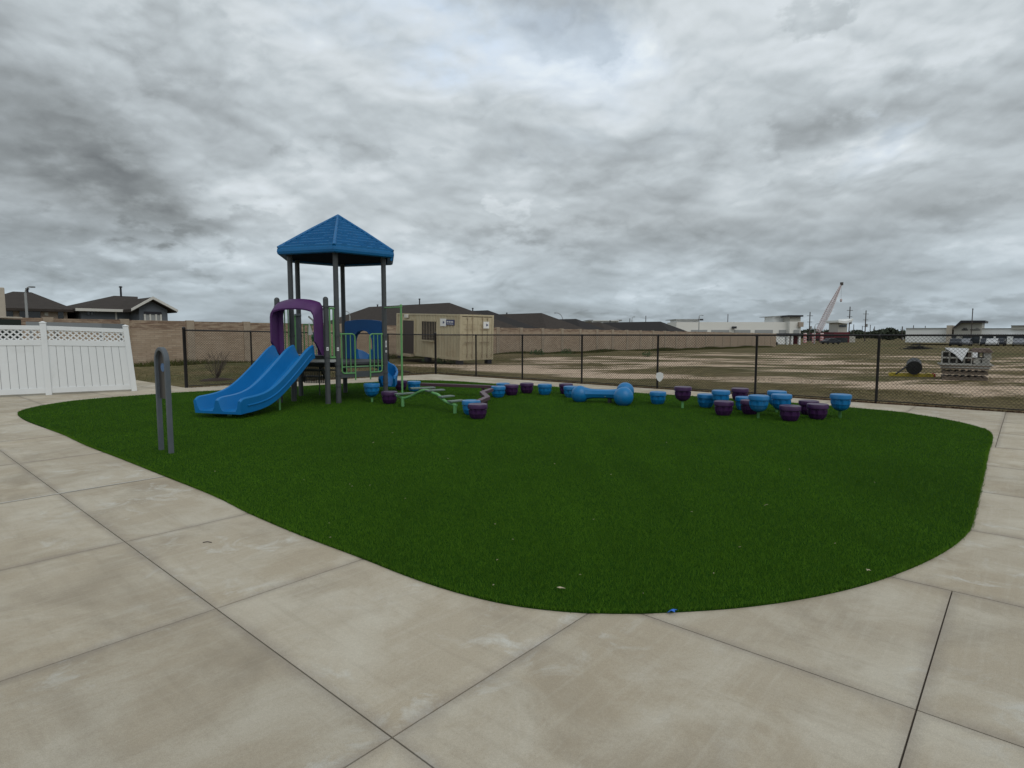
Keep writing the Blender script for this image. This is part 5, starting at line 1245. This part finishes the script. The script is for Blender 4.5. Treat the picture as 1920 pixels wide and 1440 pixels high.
fb_(wh, WY, 1266, 1314, 598.4, 599.4, 10, 'canopy', M_doorgrey, 2); fb_(wh, WY, 1268, 1310, 599.5, 603.9, 6, 'parapet', M_offwhite, 3); fb_(wh, WY, 1447, 1479, 592.8, 593.8, 8, 'canopy', M_doorgrey, 2); fb_(wh, WY, 1451, 1479, 594, 603.9, 6, 'parapet', M_offwhite, 3)
for (a, b) in ((1296, 1326), (1334, 1367), (1377, 1407), (1416, 1449), (1461, 1474), (1489, 1499)): fb_(wh, WY, a, b, 618.5, 640, .3, 'shutter', M_doorgrey, -.2 if a < 1480 else -1.5)
fb_(wh, WY, 1375, 1381, 612, 616, 1.2, 'wall_unit', M_dark, -1.25); fb_(wh, WY, 1498, 1506, 604, 613, 3, 'sign_box', M_tanbrick, -2)
fb_(wh, WY, 1310, 1318, 598, 601, .6, 'roof_unit', M_dark, 1.2)
WY2 = 118; w2 = bld(WY2, -.75, 'store_building', 'low white roofed building peeking above the dark roofs near the wall middle', 'building'); w2.location.x = (1135 - 960) / FG * WY2
fb_(w2, WY2, 1110, 1160, 602, 640, 12, 'wall', M_offwhite); fb_(w2, WY2, 1104, 1112, 599.5, 602, 12, 'roof_end', M_doorgrey); fb_(w2, WY2, 1112, 1160, 600.5, 602, 12, 'roof', M_offwhite, -.4); fb_(w2, WY2, 1159, 1166, 599.5, 602, 12, 'roof_end', M_doorgrey)
# small white tower building with red base
DY = 170; db = bld(DY, -.8, 'roadside_building', 'small cream building with curved white awning above a dark red base right of the crane', 'building'); db.location.x = (1580 - 960) / FG * DY
fb_(db, DY, 1563, 1593, 623, 645, 8, 'base', M_redbuild); fb_(db, DY, 1571, 1588, 606.5, 623, 5, 'wall', M_cream, .5); fb_(db, DY, 1573.5, 1586, 609.5, 613, .3, 'window', M_glass, .3); fb_(db, DY, 1567, 1590, 633, 645, .3, 'entrance', M_glass, -.25)
m = MB(); n_ = 9; cx_ = (1581 - 960) / FG * DY; hw_ = 13.5 / FG * DY; z0 = zat(606, DY)
A = [Vector((cx_ + hw_ * t_, DY - 1, z0 - .1 + .7 * abs(t_) ** 1.5 * (1.1 if t_ > 0 else .4))) for t_ in np.linspace(-1, 1, n_)]; B = [p + Vector((0, 0, .62)) for p in reversed(A)]
m.extrude(A + B, (0, 7, 0)); m.build('awning', M_offwhite, db, off=db.location)
fb_(db, DY, 1593, 1604, 627, 645, 5, 'side_wall', M_cream, 1)
# white pavilion posts and trailer
TY = 128; tr = empty('trailer', ((1459 - 960) / FG * TY, TY, -.8), 'white box trailer parked at the far end of the block wall', 'trailer')
fb_(tr, TY, 1445, 1472, 632.5, 645.5, 2.4, 'box', M_offwhite)
for u in (1452, 1456): 
    m = MB(); x = (u - 960) / FG * TY; m.tube([(x, TY - .05, -.45), (x, TY + .2, -.45)], .36, 12); m.build('wheel', M_tyre, tr, off=tr.location)
m = MB(); x = (1474 - 960) / FG * TY; m.bar(Vector((x - .4, TY + 1, -.4)), Vector((x + .9, TY + 1, -.4)), .1, .1); m.build('hitch', M_dark, tr, off=tr.location)
pv = empty('pavilion', ((1488 - 960) / FG * 132, 132, -.8), 'small dark roofed pavilion on white pillars beside the white trailer', 'pavilion')
fb_(pv, 132, 1474, 1504, 625, 629, 5, 'roof', M_dark)
for u in (1478, 1486, 1500): fb_(pv, 132, u - 1.6, u + 1.6, 629, 646, .6, 'pillar', M_offwhite, .3)
fb_(pv, 132, 1488.5, 1498, 630, 645, 2, 'counter', M_redbuild, 1.5)
# striped columns
scp = None
for i, (u, lab) in enumerate(((1509.5, 'leftmost of the three pink and white striped columns below the crane'), (1526, 'middle of the three pink and white striped columns below the crane'), (1541, 'rightmost of the three pink and white striped columns, right under the crane boom'))):
    if scp is None:
        o = scp = empty('striped_column', (0, 0, 0), lab, 'column', 'pink striped columns under the crane')
        m = MB(); m.tube([(0, 0, 0), (0, 0, 2.7)], .42, 14); m.build('shaft', M_craneW, o, True)
        m = MB()
        for k in range(5): m.lathe([(.435, .1 + k * .52), (.435, .34 + k * .52)], 14)
        m.build('stripes', mat('pink stripe paint', (.55, .16, .17), .6, .1, 2), o, True)
    else: o = copy_tree(scp); o['label'] = lab
    o.location = ((u - 960) / FG * 160, 160, -.8)
# crane
CY = 220; cr = empty('crane', ((1536 - 960) / FG * CY, CY, -.8), 'tall pink and white lattice boom crane leaning to the right', 'crane')
a, b = P(1534, 622, CY), P(1577.5, 533.5, CY); dr = (b - a).normalized(); e1 = Vector((dr.z, 0, -dr.x)); e2 = Vector((0, 1, 0)); m = MB(); ns = 26
wd = lambda t_: .78 * min(1, .65 + t_ * 4, .22 + (1 - t_) * 1.5)
cor = [[a.lerp(b, i / ns) + e1 * sx * wd(i / ns) + e2 * sy * wd(i / ns) for sx, sy in ((1, 1), (1, -1), (-1, -1), (-1, 1))] for i in range(ns + 1)]
for k in range(4): m.tube([c_[k] for c_ in cor], .085, 5)
m.build('boom_chords', M_craneW, cr, off=cr.location); m = MB()
for i in range(ns):
    for k in range(4): m.tube([cor[i][k], cor[i + 1][(k + 1) % 4]], .05, 4, cap=False); m.tube([cor[i][k], cor[i][(k + 1) % 4]], .05, 4, cap=False); m.tube([cor[i][(k + 1) % 4], cor[i + 1][k]], .06, 4, cap=False)
m.build('boom_lacing', M_craneR, cr, off=cr.location)
m = MB(); m.box(b + dr * .3, (.8, .8, 1.1)); m.build('boom_head', M_pole, cr, off=cr.location)
hk = P(1577, 563, CY); m = MB(); m.tube([b, hk], .03, 4); m.build('cable', M_dark, cr, off=cr.location); m = MB(); m.lathe([(.1, .6), (.4, .3), (.4, -.3), (.1, -.7)], 8, hk); m.build('hook_block', M_craneR, cr, off=cr.location)
m = MB(); m.box((a.x - .5, CY, 1.0), (4.5, 3.5, 2.0)); m.build('cab', M_redbuild, cr, off=cr.location, bevel=.2)
for y in (-1.6, 1.6): m = MB(); m.box((a.x - .5, CY + y, -.4), (7.5, .9, .9)); m.build('track', M_tyre, cr, bevel=.3, off=cr.location)
# utility poles
up0 = [(1519, 585, 190, 1), (1594, 575, 190, 1), (1624, 582, 200, 1), (1409 - 44, 589, 200, 0), (1565, 604, 260, 0), (1601, 608, 300, 0), (1617, 611, 320, 0), (1632, 609, 320, 0), (1640, 612, 340, 0), (1692, 612, 240, 1), (1713, 610, 260, 0), (1211, 592, 170, 0), (1638, 616, 360, 0), (1735, 611, 200, 0), (1654, 616, 350, 0), (1181, 597, 180, 0)]
upl = ['utility pole directly left of the crane boom', 'tallest utility pole, beside the curved white awning', 'second tall utility pole, right of the curved white awning', 'thin pole rising behind the pale warehouse roof', 'short thin pole between crane and cream building', 'short thin pole just right of the tallest utility pole', 'tiny far pole midway between the two tall utility poles', 'tiny far pole just right of the second tall utility pole', 'tiny far pole next to the right fence post, left one', 'far pole with crossarm between the right fence post and white store wall', 'far thin pole above the white store wall left end', 'thin pole above the long dark roof left of the warehouse', 'tiniest far pole above the dark trees near right fence post', 'thin pole above the white store wall middle', 'tiny far pole exactly above the right fence post', 'short pole beside the short parking lot lamp']
for (u, v, Y, arms), lab in zip(up0, upl):
    t_ = P(u, v, Y); gz = -.8; o = empty('utility_pole', (t_.x, Y, gz), lab, 'utility pole', 'utility poles on the horizon'); r = .16 * Y / 190 if arms else .11 * Y / 190
    m = MB(); m.tube([(t_.x, Y, gz), (t_.x, Y, t_.z)], [r * 1.2, r], 6); m.build('pole', M_pole, o, off=o.location)
    if arms:
        for k, dz_ in enumerate((1.2, 3.2, 5.5)):
            if t_.z - dz_ > 3: m = MB(); m.box((t_.x, Y, t_.z - dz_), (1.9 - .3 * k, .15, .14)); m.build('crossarm', M_pole, o, off=o.location)
        m = MB(); m.lathe([(.3, 0), (.3, .9), (.2, 1.0)], 8, (t_.x + .5, Y, t_.z - 5.5)); m.build('transformer', M_doorgrey, o, off=o.location)
# right-hand store
SP = 158; SY = 125; stt = bld(SY, -.8, 'store_building', 'cream store with slanted dark roof edge and white side walls at the right edge', 'store'); stt.location.x = (1815 - 960) / FG * SY
fd_(stt, SP, 1698, 1775, 616.5, 642, 20, 'side_wall', M_offwhite, 1); fd_(stt, SP, 1698, 1775, 615, 616.4, 20, 'coping', M_doorgrey, .8); fd_(stt, SP, 1774, 1784.5, 610, 643, 6, 'pillar', M_curb, -.3)
def SX(u, v, po=0.0):
    p_ = SP + po; k = (u - 960) / FG; q_ = (k * p_ * D.y - p_ * D.x) / (N.x - k * N.y); w3 = PQ(p_, q_); return Vector((w3.x, w3.y, zat(v, w3.y)))
m = MB(); pts = [(1788, 645), (1788, 614.5), (1801, 604.5), (1840, 604.5), (1840, 645)]; m.extrude([SX(u, v) for u, v in pts], D.to_3d() * 10); m.build('gable_wall', M_cream, stt, off=stt.location)
m = MB(); pts = [(1785, 615.5), (1800, 601), (1846, 601), (1845.5, 605), (1801.5, 605.5), (1786.5, 616)]; m.extrude([SX(u, v, -1.2) for u, v in pts], D.to_3d() * 12); m.build('roof_edge', M_dark, stt, off=stt.location)
fd_(stt, SP, 1840, 1990, 616.5, 630, 16, 'side_wall', M_offwhite, 1); fd_(stt, SP, 1840, 1895, 615.3, 616.4, 16, 'coping', M_doorgrey, .8); fd_(stt, SP, 1895, 1990, 610.5, 617.5, 16, 'upper_wall', M_cream, .6); fd_(stt, SP, 1894, 1990, 609.6, 610.5, 17, 'coping', M_doorgrey, .3)
fd_(stt, SP, 1840, 1990, 630, 645, 14, 'back_wall', M_dark, 2.5)
for (a, b) in ((1805, 1837), (1840, 1863), (1868, 1889), (1901, 1925)): fd_(stt, SP, a, b, 629, 643.5, .2, 'shop_window', M_glass, -.2 if a < 1838 else .8)
fd_(stt, SP, 1782, 1793, 628, 643, .2, 'shop_window', M_glass, -.2); 
for (a, b) in ((1888.5, 1900), (1863.2, 1867), (1838, 1841)): fd_(stt, SP, a, b, 627.5, 645, 1.0, 'pillar', M_offwhite, -.1)
m = MB(); 
def marks(u0, u1, v0, v1, k):
    for i in range(k):
        a = u0 + (u1 - u0) * (i + .12) / k; b = u0 + (u1 - u0) * (i + .85) / k; A_ = SX(a, v1, -.1); B_ = SX(b, v0 + (.4 if i % 2 else 0), -.1); m.extrude([A_, Vector((B_.x, B_.y, A_.z)), B_, Vector((A_.x, A_.y, B_.z))], D.to_3d() * .08)
marks(1802.5, 1814.5, 617, 619.6, 6); marks(1805, 1812, 614.8, 616.6, 3); marks(1818.5, 1837.5, 617.4, 619.4, 11); marks(1829, 1834, 614.8, 616, 3); m.build('sign_letters', M_dark, stt, off=stt.location)
fpz = P(1824, 580, 122); fl = empty('flag_pole', (fpz.x, 122, -.8), 'dark slim pole rising in front of the cream store', 'pole'); m = MB(); m.tube([(fpz.x, 122, -.8), (fpz.x, 122, fpz.z)], .09, 6); m.build('pole', M_pole, fl, off=fl.location); m = MB(); m.lathe([(.14, 0), (.14, .1), (.03, .2)], 8, (fpz.x, 122, fpz.z)); m.build('finial', M_pole, fl, off=fl.location)
# cars
def car_proto(pm, nm='parked_car'):
    root = empty(nm, (0, 0, 0), 'x', 'car', 'cars parked by the far store')
    m = MB(); pr = [(-2.2, .3), (-2.25, .65), (-2.1, .85), (-1.3, .95), (-.8, 1.42), (.7, 1.45), (1.3, .98), (2.1, .85), (2.25, .6), (2.2, .3)]
    m.extrude([Vector((x, -.85, z)) for x, z in pr], (0, 1.7, 0)); m.build('body', pm, root, bevel=.08)
    m = MB(); pr = [(-1.15, .98), (-.74, 1.36), (.64, 1.39), (1.12, .99)]; m.extrude([Vector((x, -.87, z)) for x, z in pr], (0, 1.74, 0)); m.build('window', M_glass, root)
    for x in (-1.4, 1.4):
        for y in (-.8, .8): m = MB(); m.tube([(x, y - .1, .32), (x, y + .1, .32)], .32, 12); m.build('wheel', M_tyre, root)
    return root
cars = [(1793, M_cardark, 'dark blue car parked left in front of the cream store'), (1811, M_carsilver, 'silver car parked under the store signs'), (1850, M_cardark, 'dark car parked next to the white car'), (1862, M_carwhite, 'white car parked in front of the store right wing'), (1911, M_carsilver, 'silver car near the right edge of the view'), (1875, M_cardark, 'dark green car partly behind the white car')]
protos = {}
for i, (u, pm, lab) in enumerate(cars):
    if pm.name in protos: o = copy_tree(protos[pm.name])
    else: o = protos[pm.name] = car_proto(pm)
    Y = 112 + (i % 3) * 2.6; o.location = ((u - 960) / FG * Y, Y, ground_z(0, Y) - .02); o['label'] = lab; o.rotation_euler = (0, 0, R(50) + random.uniform(-.12, .12))
o = car_proto(M_cardark); o.location = ((1558 - 960) / FG * 140, 140, -.8); o.rotation_euler = (0, 0, .2); o['label'] = 'dark truck like car parked beside the dark red base building'; o['group'] = 'cars parked by the roadside building'
# distant trees
TR = [(1512, 300, 7, 3.2, 'dark rounded tree behind the striped columns, left of the crane foot'), (1523, 310, 6, 4.2, 'dark tree between the first pole and the crane foot'), (1550, 300, 6.5, 3.6, 'dark tree just right of the crane foot'), (1560, 305, 5, 2.6, 'low dark tree left of the cream building'), (1606, 320, 6, 3.6, 'dark tree right behind the cream building awning'), (1640, 330, 7, 3.2, 'dark tree at the far right, beyond the second tall utility pole'),
      (1656, 260, 7, 3.4, 'dark tree directly behind the right fence post'), (1668, 240, 4.5, 3.8, 'dark bush right of the right fence post, nearer than its neighbours'), (1690, 300, 6, 3.2, 'dark tree left of the white store wall'), (1622, 340, 5, 2.6, 'small dark tree under the second tall utility pole'), (1588, 340, 4, 2.4, 'small dark tree behind the cream building'), (1678, 340, 5, 2.6, 'small far tree between the bush and the store wall'), (1536, 300, 6, 2.4, 'dark tree crown right behind the crane base')]
for (u, Y, rw, rh_, lab) in TR:
    x = (u - 960) / FG * Y; o = empty('distant_tree', (x, Y, -.8), lab, 'tree', 'dark trees on the horizon'); m = MB(); m.tube([(x, Y, -.9), (x + .1, Y, .4), (x, Y, rh_ * .6)], [.3, .22, .1], 6)
    for k in range(4): a_ = random.uniform(0, 6.28); m.tube([(x, Y, .5), (x + math.cos(a_) * rw * .4, Y + math.sin(a_) * rw * .4, rh_ * .7)], [.12, .05], 5)
    m.build('trunk', M_bark, o, off=o.location); 
    m2 = leafclump(o, 'crown', (x, Y, rh_ * .45), (rw * .8, rw * .6, rh_ * .62), 620, .6, M_treeleaf)
# far low wood line on the horizon, reading as one mass
c = []; hh = []
for i in range(60000):
    a_ = rng.uniform(-46, 46); d = rng.uniform(620, 700); x = d * math.tan(R(a_)); h = 4.6 + 2.6 * math.sin(a_ * 1.7) * math.sin(a_ * .53 + 1) + 1.2 * math.sin(a_ * 5.3); c.append((x, d)); hh.append(max(.6, h))
c = np.array(c); hh = np.array(hh); n_ = len(c)
V, F, T = blades(c, rng.uniform(.5, 1.2, n_) * 1.0, np.full(n_, 2.2), rng.uniform(.1, 1.2, n_), np.zeros(n_), rng.uniform(size=n_) ** 1.2 * hh - .8)
fw = np_mesh('far_woodland', V, F, mat('far foliage', (.06, .075, .07), .9, .2, .02), T, 'stuff'); tag(fw, 'low dark line of woodland along the horizon', 'woodland')
# ---------------- litter ----------------
def leaf(u, v, s_, label, mt=M_leaf, z=.036, g='dry leaf bits on the turf', nm='dry_leaf'):
    a = G(u, v, z); m = MB(); n_ = 7; r0 = [1, .55, .8, .35, .9, .5, .7]; ph = random.uniform(0, 6)
    vs = [(s_ * r0[i] * math.cos(2 * math.pi * i / n_), s_ * .5 * r0[i] * math.sin(2 * math.pi * i / n_), random.uniform(0, s_ * .5)) for i in range(n_)]
    m.add(vs + [(x, y, zz + .002) for x, y, zz in vs], [tuple(range(n_ - 1, -1, -1)), tuple(range(n_, 2 * n_))] + [(i, (i + 1) % n_, n_ + (i + 1) % n_, n_ + i) for i in range(n_)])
    o = m.build(nm, mt, None, loc=(a.x, a.y, z)); o.rotation_euler = (random.uniform(-.2, .2), random.uniform(-.2, .2), ph); tag(o, label, 'leaf' if nm == 'dry_leaf' else 'scrap', g); return o
SPK = [(403, 884), (656, 908), (660, 912), (694, 910), (619, 1008), (617, 981), (932, 1050), (928, 983), (1113, 974), (962, 1012), (1146, 890), (1206, 1113), (1297, 960), (1088, 1078), (1338, 1075), (1566, 1019), (1180, 803), (1323, 791), (1434, 948), (1387, 1026), (736, 812), (925, 1097), (1640, 905), (1250, 830), (760, 935), (570, 900), (1480, 880), (1040, 870), (840, 860), (700, 830)]
for (u, v) in SPK:
    d = G(u, v).length; leaf(u, v, random.uniform(.006, .011) * (d / 4.5) ** .6, 'tiny pale dry leaf bit lying on the green turf')
leaf(1052, 1105, .030, 'largest curled pale leaf on the turf near its bottom edge'); leaf(1628, 1070, .026, 'flat pale leaf on the turf near its lower right edge'); leaf(1437, 947, .016, 'brown leaf bit on the turf right of centre')
leaf(1262, 1148, .034, 'blue scrap of tape at the bottom edge of the turf', M_tape, .012, None, 'tape_scrap')
a = G(388, 1018); m = MB(); m.tube([(a.x - .03, a.y, .004), (a.x, a.y + .008, .008), (a.x + .035, a.y, .004)], .003, 5); o = m.build('twig', M_twig, off=a, loc=a); tag(o, 'small dark twig lying on the concrete at lower left', 'twig')
